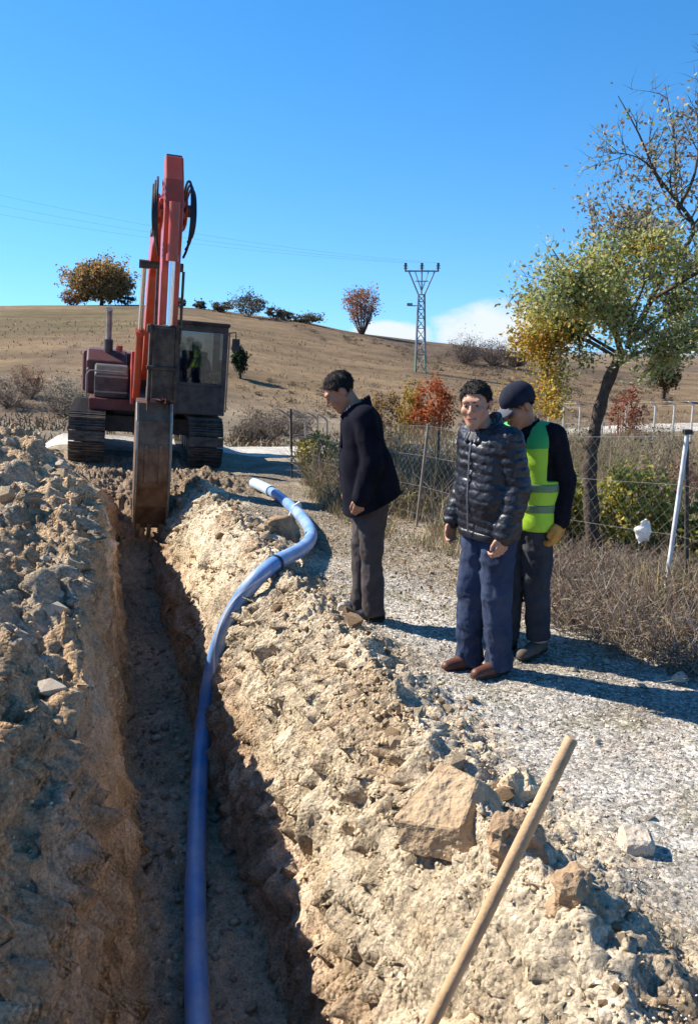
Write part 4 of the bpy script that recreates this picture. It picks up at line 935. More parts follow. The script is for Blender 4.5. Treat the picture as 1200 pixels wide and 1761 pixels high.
def grasses():
    def pts(n, x0, x1, y0, y1, f):
        x = rng.uniform(x0, x1, n); y = rng.uniform(y0, y1, n); m = f(x, y); return x[m], y[m]
    cl = lambda x, y, s, th: fbm2(x * s, y * s, 3, 123) > th
    x, y = pts(130000, -1.2, 6.5, 4.3, 16, lambda x, y: (in_brush(x, y) + .25 * fbm2(x * 2, y * 2, 2, 5) > 0) & cl(x, y, 1.6, -.22))
    blades('dry_grass', 'dry straw grass standing along the fence', x, y, rng.uniform(.06, .36, len(x)) * np.clip(.35 + in_brush(x, y) * .9, .35, 1.25) * (1 + .7 * fbm2(x * .9, y * .9, 3, 66)) * np.interp(y, [6, 8.5, 10.5, 14], [1, 1.1, 1.7, 2.0]), pal(len(x), STRAW, .2), .005, .9)
    # twiggy brush, thickest below the leaning post
    x, y = pts(15000, 1.2, 4.8, 4.6, 7.4, lambda x, y: (in_brush(x, y) > .03))
    n = len(x); z = ground_z(x, y); A = []; B = []
    d = rng.normal(size=(n, 3)); d[:, 2] = np.abs(d[:, 2]) * .9 + .35; d /= np.linalg.norm(d, axis=1, keepdims=True)
    p = np.stack([x, y, z + rng.uniform(0, .12, n) * np.clip(in_brush(x, y) * 2, .2, 1)], 1); L = rng.uniform(.05, .17, n)[:, None]
    q = p + d * L; e = d + rng.normal(size=(n, 3)) * .5; e[:, 2] = np.abs(e[:, 2]); e /= np.linalg.norm(e, axis=1, keepdims=True); r2 = q + e * L * .8
    A = np.concatenate([p, q, q]); f2 = d + rng.normal(size=(n, 3)) * .6; B = np.concatenate([q, r2, q + f2 * L * .6]); c = pal(n, GREYB, .2)
    me = seg_mesh('dry_brush', A, B, np.full(3 * n, .0028), np.full(3 * n, .0013), np.concatenate([c, c, c])); o = obj('dry_brush', me, M_twig); tag(o, 'tangled grey-brown dead brush under the fence', kind='stuff')
    x, y = pts(16000, -.8, 6.0, 8.4, 14.5, lambda x, y: (in_brush(x, y) > .1) & cl(x, y, 1.2, -.1))
    n = len(x); z = ground_z(x, y); d = rng.normal(size=(n, 3)) * .4; d[:, 2] = 1; d /= np.linalg.norm(d, axis=1, keepdims=True)
    p = np.stack([x, y, z], 1); L = rng.uniform(.12, .42, n)[:, None] * (1 + .8 * fbm2(x * .8, y * .8, 3, 67))[:, None]; q = p + d * L; e = d + rng.normal(size=(n, 3)) * .5; f2 = d + rng.normal(size=(n, 3)) * .6; c = pal(n, GREYB + [(.2, .13, .07), (.26, .22, .09), (.22, .24, .09)], .2)
    me = seg_mesh('weed_stalks', np.concatenate([p, q, p + d * L * .6]), np.concatenate([q, q + e * L * .5, p + d * L * .6 + f2 * L * .5]), np.full(3 * n, .004), np.full(3 * n, .002), np.concatenate([c, c, c])); o = obj('weed_stalks', me, M_twig); tag(o, 'dead weed stalks massed behind the three men', kind='stuff')
    m = rng.random(n) < .55; C = np.repeat((q - d * L * .2)[m], 6, 0); C = C + rng.normal(size=C.shape) * .05
    o = obj('weed_leaves', leaf_mesh('weed_leaves', C, .014, np.repeat(pal(int(m.sum()), [(.24, .17, .10), (.20, .18, .07), (.32, .25, .12), (.24, .25, .08), (.32, .16, .07), (.38, .30, .08)], .2), 6, 0), .55), M_leaf); tag(o, 'withered leaves on the weeds behind the three men', kind='stuff')
    n = 260; k = rng.integers(0, 14, n); cx = rng.uniform(-.3, 1.6, 14); cy = rng.uniform(11.2, 13.5, 14)
    x = cx[k] + rng.normal(size=n) * .12; y = cy[k] + rng.normal(size=n) * .12; C = np.stack([x, y, ground_z(x, y) + rng.uniform(.3, .75, n)], 1)
    o = obj('seed_heads', leaf_mesh('seed_heads', C, .022, pal(n, [(.62, .58, .52), (.55, .5, .42)], .15), .8), M_leaf); tag(o, 'pale fluffy seed heads among the weeds', kind='stuff')
    # low scrub on the hillside
    K = 900; hx = rng.uniform(-12, 26, K); hy = rng.uniform(31, 78, K); b = 600 + 1500 * hx / hy; m = (b > 400) & (b < 1150) & (fbm2(hx * .1, hy * .1, 3, 126) > .0); hx, hy = hx[m], hy[m]
    hz = ground_z(hx, hy); r = .12 + .3 * rng.exponential(.7, len(hx)); C = np.repeat(np.stack([hx, hy, hz + r * .35], 1), 60, 0) + rng.normal(size=(60 * len(hx), 3)) * np.repeat(r, 60)[:, None] * np.array([.6, .6, .3])
    o = obj('hill_scrub', leaf_mesh('hill_scrub', C, .05, np.repeat(pal(len(hx), [(.12, .09, .06), (.16, .12, .08), (.10, .09, .05), (.2, .13, .09)], .2), 60, 0), .5), M_leaf); tag(o, 'low brown scrub dotted over the far slope', kind='stuff')
    # short grass and litter over the trodden ground
    x, y = pts(40000, -.6, 4.5, 1.6, 9.5, lambda x, y: (in_brush(x, y) < .1) & (to_uv(x, y)[0] > 1.62) & cl(x, y, 1.4, -.06))
    blades('short_grass', 'sparse short dry grass on the stony strip', x, y, rng.uniform(.01, .05, len(x)), pal(len(x), [(.26, .21, .11), (.20, .19, .09), (.34, .27, .16), (.16, .14, .08)], .2), .0035, 1.2)
    n = 5000; x, y = pts(n, -.4, 3.5, 5.8, 11, lambda x, y: in_brush(x, y) > -.9)
    C = np.stack([x, y, ground_z(x, y) + rng.uniform(.004, .03, len(x))], 1); o = obj('leaf_litter', leaf_mesh('leaf_litter', C, .016, pal(len(C), [(.24, .16, .09), (.32, .22, .12), (.16, .11, .07), (.38, .29, .18)], .2), .6), M_leaf); tag(o, 'fallen brown leaves under the fence line', kind='stuff')
    # tufts over the far slope
    n = 60000; x = rng.uniform(-26, 28, n); y = 15.5 + 50 * rng.random(n) ** 1.3
    b = 600 + 1500 * x / y; dx = x - EXC[0]; dy = y - EXC[1]
    rd = np.interp(x, [-16, -9, -5.5, -2.6, .2, 3.2, 8, 17, 32], [19.2, 18.7, 19.2, 20.2, 22.6, 28, 36, 42, 46.5])
    m = (b > -80) & (b < 1300) & (np.abs(y - rd) > 3.3) & ~((np.abs(dx) < 3.5) & (dy < 6)) & ((y > rd) | (x > -.2)) & (fbm2(x * .35, y * .2, 3, 124) > -.2) & ((y < 32) | (rng.random(n) < .16))
    x, y = x[m], y[m]; blades('hill_grass', 'dry tufts over the far hillside', x, y, rng.uniform(.05, .26, len(x)) * np.where(y < 30, 1.25, .8), pal(len(x), [(.23, .17, .11), (.19, .14, .09), (.28, .22, .15), (.17, .125, .085), (.19, .165, .09)], .2), .05, 1.6)
grasses()

# ------------------------------------------------------------------ fences
M_conc = mat('concrete_post', (.55, .53, .49), .85, var=.15, vscale=9)
M_galv = mat('white_painted_steel', (.62, .64, .64), .45, var=.15, vscale=14, dirt=(.25, .2, .16), dscale=12, damt=.4)
M_dkst = mat('dark_rusty_post', (.05, .045, .038), .7, var=.3, vscale=12)
M_oldw = mat('weathered_post', (.22, .18, .15), .8, var=.25, vscale=10)
M_wire = mat('fence_wire', (.30, .29, .28), .5, metal=.6, var=.1)
def wire_fence():
    root = empty('wire_fence', (2.25, 6.25, gz(2.25, 6.25))); o = Vector(root.location); tag(root, 'wire mesh fence with leaning white post and dark brace at right', 'fence')
    def W(x, y, h): return Vector((x, y, gz(x, y) + h))
    tops = []
    a = W(2.33, 6.2, -.1); b = W(2.33, 6.2, 0) + Vector((.10, .05, 1.27))
    MB().tube([a - o, b - o], .0165, 12).build('post', M_galv, root, smooth=True); tops.append((a, b))
    br = MB().tube([b + Vector((.0, .01, -.05)) - o, W(2.60, 6.42, -.1) - o], .016, 10).build('brace', M_dkst, root, smooth=True)
    cap = MB().box(tuple(b - o), (.06, .05, .035)).build('post_cap', M_dkst, root, .006)
    for x, y, dx, hh, m in [(.735, 9.4, .12, 1.14, M_oldw), (-.9, 13.6, .0, 1.1, M_dkst)]:
        a = W(x, y, -.1); b = W(x, y, 0) + Vector((dx, 0, hh)); MB().tube([a - o, b - o], .016, 10).build('post', m, root, smooth=True); tops.append((a, b))
    a = W(.99, 9.9, -.1); MB().tube([a - o, a + Vector((.03, 0, 1.15)) - o], .020, 10).build('post', M_dkst, root, smooth=True)
    e = (W(4.2, 4.4, -.1), W(4.2, 4.4, 1.25)); MB().tube([e[0] - o, e[1] - o], .022, 10).build('post', M_galv, root, smooth=True)
    runs = [(e, tops[0]), (tops[0], tops[1]), (tops[1], tops[2])]
    for (a0, a1), (b0, b1) in runs:
        for f in (.98, .72, .45, .2):
            p, q = a0.lerp(a1, f), b0.lerp(b1, f); n = 14
            MB().tube([p.lerp(q, i / n) + Vector((0, 0, -.05 * math.sin(math.pi * i / n))) - o for i in range(n + 1)], .0016, 5, False).build('strand', M_wire, root)
        L = (b0 - a0).length; k = int(L / .11); A = []; B = []
        for i in range(-11, k + 1):
            for s in (0, 1):
                t0, t1 = i / k, (i + 11) / k; f0, f1 = 0., 1.
                if t0 < 0: f0 = -t0 / (t1 - t0); t0 = 0
                if t1 > 1: f1 = f0 + (1 - f0) * (1 - t0) / (t1 - t0) if t1 > t0 else 1; t1 = 1
                g0, g1 = (f0, f1) if s == 0 else (1 - f0, 1 - f1)
                g0 = .08 + .88 * g0; g1 = .08 + .88 * g1
                A.append(a0.lerp(b0, t0).lerp(a1.lerp(b1, t0), g0) - o); B.append(a0.lerp(b0, t1).lerp(a1.lerp(b1, t1), g1) - o)
        A = np.array(A); B = np.array(B); me = seg_mesh('wire_mesh', A, B, np.full(len(A), .0005), np.full(len(A), .0005), pal(len(A), [(.30, .29, .27)])); obj('wire_mesh', me, M_twig, root)
wire_fence()
def bent_post_fence(label, pts, hh, bend, rr=.05, pm=None):
    x0, y0 = pts[0]; root = empty('concrete_fence', (x0, y0, gz(x0, y0))); o = Vector(root.location); tag(root, label, 'fence')
    tops = []
    for x, y in pts:
        b = Vector((x, y, gz(x, y))); t = b + Vector((0, 0, hh)); e = t + Vector((bend, 0, abs(bend) * .75)); tops.append((b, t, e))
        MB().tube([b - Vector((0, 0, .2)) - o, t - o, t.lerp(e, .25) + Vector((0, 0, .03)) - o, e - o], [rr, rr * .9, rr * .8, rr * .6], 6).build('post', pm or M_conc, root, .004)
    for i in range(len(tops) - 1):
        for P, Q in [(tops[i][2], tops[i + 1][2]), (tops[i][1], tops[i + 1][1]), (tops[i][0].lerp(tops[i][1], .5), tops[i + 1][0].lerp(tops[i + 1][1], .5))]:
            MB().tube([P - o, Q - o], .004, 4, False).build('strand', M_wire, root)
def XX(px, Y): return (px - 600) / 1500 * Y * .99
bent_post_fence('white bent-top concrete posts along the far road at right', [(XX(946, 31), 31), (XX(972, 31), 31), (XX(1000, 30.5), 30.5), (XX(1040, 30.5), 30.5), (XX(1080, 30), 30), (XX(1130, 29), 29), (XX(1163, 28.5), 28.5), (XX(1195, 28), 28), (XX(1230, 27.5), 27.5)], 1.18, -.17, .036)
bent_post_fence('grey bent-top concrete posts beside the road left of the dark-coated man', [(XX(499, 20.5), 20.5), (XX(524, 22.5), 22.5), (XX(545, 25), 25), (XX(562, 27.5), 27.5)], .78, -.28, .036, M_oldw)
def bag():
    x, y = 2.30, 6.6
    M_bag = mat('white_plastic_bag', (.78, .78, .76), .4, var=.08, bump=.3, bscale=25, transl=.25)
    pts = [(-.05, -.03, -.12), (.04, -.04, -.1), (.05, .03, -.09), (-.04, .04, -.1), (-.05, -.02, .06), (.0, -.02, .12), (.04, .02, .02), (-.07, .0, .0)]
    o = hull_obj('plastic_bag', pts, M_bag, (x, y, gz(x, y) + .50), 3, .07, 33, .008); tag(o, 'white plastic bag caught in the shrubs left of the leaning post', 'bag')
bag()

# ------------------------------------------------------------------ pylon, cables, far farmhouse
def solve_y(px, py, y0, y1):
    """distance at which the terrain in this bearing lies on a given line of sight"""
    best = None; ys = np.linspace(y0, y1, 400); b = (px - 600) / 1500 * .99
    th = math.atan(320 / 1500)
    e = []
    zz = ground_z(ys * b, ys, False)
    for y, z in zip(ys, zz):
        dz = z - CAM_H; fz = y * math.cos(th) - dz * math.sin(th); uz = y * math.sin(th) + dz * math.cos(th); e.append(abs(880.5 - 1500 * uz / fz - py))
    i = int(np.argmin(e)); return float(ys[i])
def pylon():
    M_st = mat('pylon_steel', (.20, .24, .26), .5, metal=.3, var=.1)
    M_gn = mat('pylon_base_green', (.16, .23, .17), .6, var=.15)
    M_ins = mat('insulator', (.10, .07, .06), .3)
    Y = solve_y(722, 640, 45, 80); X = XX(722, Y); s = Y / 1500.
    root = empty('power_pylon', (X, Y, gz(X, Y))); tag(root, 'steel lattice power pylon on the hillside', 'pylon')
    ht = lambda py: (640 - py) * s
    wb, wt = 8.5 * s, 5 * s; yt = 512
    def leg(h): f = h / ht(yt); return (wb * (1 - f) + wt * f)
    H = ht(yt); r = .055
    lv = [0, .24, .42, .57, .70, .81, .91, 1.0]
    for sx in (-1, 1):
        for sy in (-1, 1):
            MB().tube([(sx * leg(0), sy * leg(0), -.3), (sx * leg(H * .24), sy * leg(H * .24), H * .24)], r, 5).build('leg', M_gn, root)
            MB().tube([(sx * leg(H * .24), sy * leg(H * .24), H * .24), (sx * leg(H), sy * leg(H), H)], r, 5).build('leg', M_st, root)
    for i in range(len(lv) - 1):
        h0, h1 = lv[i] * H, lv[i + 1] * H; a, b = leg(h0), leg(h1)
        for f in range(4):
            c, d = math.cos(f * math.pi / 2), math.sin(f * math.pi / 2); rot = lambda x, y, z: (x * c - y * d, x * d + y * c, z)
            MB().tube([rot(-a, -a, h0), rot(b, -b, h1)], .028, 4).tube([rot(-b, -b, h1), rot(b, -b, h1)], .028, 4).build('brace', M_st, root)
    zt = ht(474); wx = 27 * s
    for sx in (-1, 1):
        MB().tube([(sx * wt, 0, H), (sx * wx * .8, 0, zt)], .05, 5).tube([(0, 0, H + .2), (sx * wx * .42, 0, zt)], .03, 4).build('arm', M_st, root)
    MB().tube([(-wx * 1.05, 0, zt), (wx * 1.05, 0, zt)], .055, 6).tube([(-wx * .4, 0, zt - .62), (wx * .4, 0, zt - .62)], .035, 5).build('crossarm', M_st, root)
    MB().tube([(0, 0, H), (0, 0, zt + .2)], .05, 5).build('mast', M_st, root)
    MB().tube([(-wx * .75, 0, ht(530)), (0, 0, ht(530))], .035, 5).box((-wx * .72, 0, ht(528)), (.35, .2, .18)).build('switch_bracket', M_st, root)
    for x in (-wx, 0, wx): MB().tube([(x, 0, zt), (x, 0, zt + .5)], [.05, .09], 8).tube([(x, 0, zt + .16), (x, 0, zt + .2)], .15, 8).tube([(x, 0, zt + .30), (x, 0, zt + .34)], .15, 8).build('insulator', M_ins, root)
    p = Vector(root.location); M_c = mat('cable', (.16, .20, .26), .6, var=0)
    for k, x in enumerate((-wx, 0, wx)):
        a = p + Vector((x, 0, zt + .5)); b = Vector((-62 + 4.5 * k, 50 - 3 * k, 19.5)); n = 40
        cb = MB().tube([a.lerp(b, i / n) + Vector((0, 0, -2.6 * 4 * (i / n) * (1 - i / n))) - a for i in range(n + 1)], .004, 4, False).build('power_cable', M_c); cb.location = a
        tag(cb, ['overhead cable from the left insulator of the pylon', 'overhead cable from the middle insulator of the pylon', 'overhead cable from the right insulator of the pylon'][k], 'cable')
    # poles that carry the cables on beyond the left edge of the view
pylon()
def farmhouse():
    M_w = mat('farm_white', (.78, .77, .74), .85, var=.06); M_r = mat('farm_roof', (.45, .43, .42), .8, var=.1); M_d = mat('farm_opening', (.12, .12, .13), .6)
    Y = 150.; X = XX(921, Y); z = gz(X, Y)
    zz = CAM_H + (560 - 611) / 1500 * Y
    root = empty('farm_building', (X, Y, min(z, zz))); tag(root, 'small white farm building far off left of the fruit tree', 'building')
    h = zz - min(z, zz)
    MB().box((0, 0, (h + .9) / 2), (2.9, 2.4, h + .9)).build('wall', M_w, root)
    MB().prism([(-1.35, h + .9), (1.35, h + .9), (0, h + 1.5)], -1.6, 1.6).build('roof', M_r, root)
    for x in (-.8, .7): MB().box((x, -1.21, h + .35), (.5, .06, .5)).build('window', M_d, root)
farmhouse()

# ------------------------------------------------------------------ people
class Field:
    """signed-distance field on a grid, turned into one continuous surface"""
    def __init__(s, lo, hi, h):
        s.lo = np.array(lo, float); s.h = h; n = np.ceil((np.array(hi) - s.lo) / h).astype(int) + 1
        s.ax = [s.lo[i] + h * np.arange(n[i]) for i in range(3)]; s.V = np.full(n, .5, np.float32)
    def grid(s, lo, hi):
        sl = []; g = []
        for i in range(3):
            a = max(int((lo[i] - s.lo[i]) / s.h), 0); b = min(int((hi[i] - s.lo[i]) / s.h) + 2, len(s.ax[i]))
            sl.append(slice(a, max(b, a)))
        x, y, z = [s.ax[i][sl[i]] for i in range(3)]
        return tuple(sl), x[:, None, None], y[None, :, None], z[None, None, :]
    def put(s, sl, d, k, op='add'):
        v = s.V[sl]
        if op == 'add':
            if k: t = np.clip(.5 + .5 * (v - d) / k, 0, 1); s.V[sl] = v * (1 - t) + d * t - k * t * (1 - t)
            else: s.V[sl] = np.minimum(v, d)
        else:
            if k: t = np.clip(.5 - .5 * (v + d) / k, 0, 1); s.V[sl] = v * (1 - t) - d * t + k * t * (1 - t)
            else: s.V[sl] = np.maximum(v, -d)
    def cone(s, a, b, r0, r1, k=.02, op='add', M=None):
        a = np.array(a, float); b = np.array(b, float)
        if M is not None:
            sc = M[2] if len(M) > 2 else 1.; a = M[0] @ (a * sc) + M[1]; b = M[0] @ (b * sc) + M[1]; r0 *= sc; r1 *= sc
        r = max(r0, r1) + k + 2.5 * s.h
        sl, x, y, z = s.grid(np.minimum(a, b) - r, np.maximum(a, b) + r); d = b - a; dd = max(d @ d, 1e-9)
        t = np.clip(((x - a[0]) * d[0] + (y - a[1]) * d[1] + (z - a[2]) * d[2]) / dd, 0, 1)
        q = np.sqrt((x - a[0] - t * d[0]) ** 2 + (y - a[1] - t * d[1]) ** 2 + (z - a[2] - t * d[2]) ** 2) - (r0 + (r1 - r0) * t)
        s.put(sl, q, k, op); return s
    def chain(s, P, rs, k=.02):
        for i in range(len(P) - 1): s.cone(P[i], P[i + 1], rs[i], rs[i + 1], k)
        return s
    def ell(s, c, r, k=.02, op='add', M=None):
        c = np.array(c, float); r = np.array(r, float); Rm = np.eye(3)
        if M is not None: sc = M[2] if len(M) > 2 else 1.; Rm = M[0]; c = Rm @ (c * sc) + M[1]; r = r * sc
        e = max(r) + k + 2.5 * s.h; sl, x, y, z = s.grid(c - e, c + e)
        X, Y, Z = x - c[0], y - c[1], z - c[2]
        p = [Rm[0, i] * X + Rm[1, i] * Y + Rm[2, i] * Z for i in range(3)]
        k0 = np.sqrt(sum((p[i] / r[i]) ** 2 for i in range(3))); k1 = np.sqrt(sum((p[i] / r[i] ** 2) ** 2 for i in range(3))) + 1e-9
        s.put(sl, k0 * (k0 - 1) / k1, k, op); return s
    def coords(s): return s.ax[0][:, None, None], s.ax[1][None, :, None], s.ax[2][None, None, :]
    def cut(s, f):
        """keep only where f(x, y, z) < 0"""
        s.V = np.maximum(s.V, f(*s.coords())).astype(np.float32); return s
    def disp(s, f):
        s.V = (s.V - f(*s.coords())).astype(np.float32); return s
    def folds(s, amp, sc, seed, band=.035):
        """sharp cloth creases near the surface"""
        I = np.argwhere(np.abs(s.V) < band); x, y, z = [s.ax[i][I[:, i]] for i in range(3)]
        n = vn3(x * sc[0] + z * 3, y * sc[1] - z * 2, z * sc[2], seed); m = vn3(x * sc[0] * 2.1 + z * 5, y * sc[1] * 2.1, z * sc[2] * 2.3, seed + 1)
        s.V[I[:, 0], I[:, 1], I[:, 2]] -= (amp * ((1 - 4 * np.abs(n)) + .5 * (1 - 4 * np.abs(m)))).astype(np.float32); return s
    def mesh(s, name, smooth=1):
        V = s.V; I = V < 0; n = np.array(V.shape) - 1
        c = sum(I[i:n[0] + i, j:n[1] + j, k:n[2] + k].astype(np.int8) for i in (0, 1) for j in (0, 1) for k in (0, 1))
        act = (c > 0) & (c < 8); idx = np.full(act.shape, -1, np.int64); ci = np.argwhere(act); idx[act] = np.arange(len(ci))
        P = np.zeros((len(ci), 3)); W = np.zeros(len(ci))
        for ax in range(3):
            o = [a for a in range(3) if a != ax]
            for u in (0, 1):
                for w in (0, 1):
                    a = ci.copy(); a[:, o[0]] += u; a[:, o[1]] += w; b = a.copy(); b[:, ax] += 1
                    va = V[a[:, 0], a[:, 1], a[:, 2]]; vb = V[b[:, 0], b[:, 1], b[:, 2]]; m = (va < 0) != (vb < 0)
                    t = np.where(m, va / np.where(m, va - vb, 1), 0); p = a.astype(float); p[:, ax] += t
                    P[m] += p[m]; W[m] += 1
        P = P / W[:, None] * s.h + s.lo
        F = []
        for ax in range(3):
            o1, o2 = (ax + 1) % 3, (ax + 2) % 3
            sa = [slice(None)] * 3; sb = [slice(None)] * 3; sa[ax] = slice(0, -1); sb[ax] = slice(1, None)
            A = I[tuple(sa)]; B = I[tuple(sb)]; e = np.argwhere(A != B); e = e[(e[:, o1] > 0) & (e[:, o2] > 0) & (e[:, o1] < n[o1]) & (e[:, o2] < n[o2])]
            q = []
            for d1, d2 in ((-1, -1), (0, -1), (0, 0), (-1, 0)):
                g = e.copy(); g[:, o1] += d1; g[:, o2] += d2; q.append(idx[g[:, 0], g[:, 1], g[:, 2]])
            q = np.stack(q, 1); inn = A[e[:, 0], e[:, 1], e[:, 2]]; q[~inn] = q[~inn][:, ::-1]; F.append(q)
        F = np.concatenate(F); F = F[(F >= 0).all(1)]
        for _ in range(smooth):
            S = np.zeros_like(P); N_ = np.zeros(len(P))
            for a in range(4): np.add.at(S, F[:, a], P[F[:, (a + 1) % 4]]); np.add.at(N_, F[:, a], 1)
            P = P * .5 + .5 * S / np.maximum(N_, 1)[:, None]
        return mesh_np(name, P, F)
def wrinkle(x, y, z, amp, seed, sc=(14, 14, 9)):
    return amp * (np.sin(x * sc[0] + 2.3 * np.sin(z * sc[2] + seed) + seed) * np.sin(z * sc[2] * 1.7 + 1.9 * np.sin(y * sc[1] + seed * 2)) + .5 * np.sin(z * sc[2] * 3.4 + 3 * np.sin(x * sc[0] * 1.3 + seed) + y * 11))
def rotm(yaw, pitch, roll=0.):
    m = Matrix.Rotation(yaw, 3, 'Z') @ Matrix.Rotation(pitch, 3, 'X') @ Matrix.Rotation(roll, 3, 'Y'); return np.array(m)
M_skin = mat('skin', (.36, .17, .10), .5, var=.10, vscale=14, spec=.35)
M_skin2 = mat('skin_pale', (.44, .225, .14), .48, var=.10, vscale=14, spec=.35)
M_hair = mat('dark_hair', (.014, .011, .009), .6, var=.4, vscale=60, bump=.6, bscale=160, spec=.25)
M_eye = mat('eye', (.035, .025, .02), .25, var=0); M_lip = mat('lips', (.30, .11, .085), .5, var=0)
M_eyew = mat('eye_white_shaded', (.22, .19, .18), .3, var=0)  # whites darkened in the colour to stand for shading on the eyes

def head_sdf(F, M, big=1.):
    e = lambda c, r, k=.02, op='add': F.ell(c, r, k, op, M)
    c = lambda a, b, r0, r1, k=.015, op='add': F.cone(a, b, r0, r1, k, op, M)
    e((0, .015, .035), (.076, .096, .085)); e((0, -.030, -.035), (.060, .066, .086), .03)
    e((0, -.066, -.098), (.028, .024, .024), .02)
    for s in (-1, 1):
        c((s * .05, .0, -.055), (s * .012, -.064, -.100), .020, .018, .025)
        e((s * .042, -.064, -.022), (.024, .026, .024), .02)
        F.ell((s * .032, -.104, .006), (.021, .020, .014), .012, 'sub', M)
        e((s * .079, .014, -.004), (.010, .021, .032), .008)
        e((s * .079, .004, .012), (.008, .013, .016), .006)
    c((-.036, -.081, .028), (.036, -.081, .028), .016, .016, .015)
    c((0, -.090, .012), (0, -.114, -.026), .009, .0135, .008)
    for s in (-1, 1): e((s * .013, -.103, -.031), (.010, .012, .008), .006)
    c((-.018, -.089, -.058), (.018, -.089, -.058), .008, .008, .008); c((-.014, -.087, -.070), (.014, -.087, -.070), .009, .009, .008)
def hand_sdf(F, M, side, curl=1., fat=0.):
    """hanging hand: wrist at the origin, fingers down -z, thumb forward (-y), palm inward"""
    s = -side; K = [(-.031, .084), (-.010, .089), (.011, .085), (.030, .077)]
    for y, l in K: F.cone((0, y * .55, -.005), (0, y, -l), .019 + fat, .0125 + fat, .012, 'add', M)
    for (y, l), (a, b, c_) in zip(K, [(.040, .026, .020), (.045, .029, .022), (.041, .027, .021), (.032, .021, .018)]):
        p = np.array([0, y, -l]); ang = .35 * curl
        for L, r0, r1, da in ((a, .0105, .0095, .55), (b, .0095, .0085, .75), (c_, .0085, .0072, .6)):
            q = p + L * np.array([s * math.sin(ang), -.06 * ang, -math.cos(ang)]); F.cone(p, q, r0 + fat, r1 + fat, .004, 'add', M); p = q; ang += da * curl
    F.cone((s * .004, -.020, -.02), (s * .014, -.044, -.050), .017 + fat, .0125 + fat, .01, 'add', M)
    F.cone((s * .014, -.044, -.050), (s * .022, -.050, -.080), .0125 + fat, .0105 + fat, .005, 'add', M)
    F.cone((s * .022, -.050, -.080), (s * .028, -.046, -.103), .0105 + fat, .0085 + fat, .004, 'add', M)
def align(a, b):
    """rotation taking -z to the direction a->b, keeping the palm sideways"""
    d = np.array(b, float) - np.array(a, float); d /= np.linalg.norm(d); z = -d; x = np.cross([0, 1., 0], z); x /= np.linalg.norm(x); y = np.cross(z, x); return np.stack([x, y, z], 1)

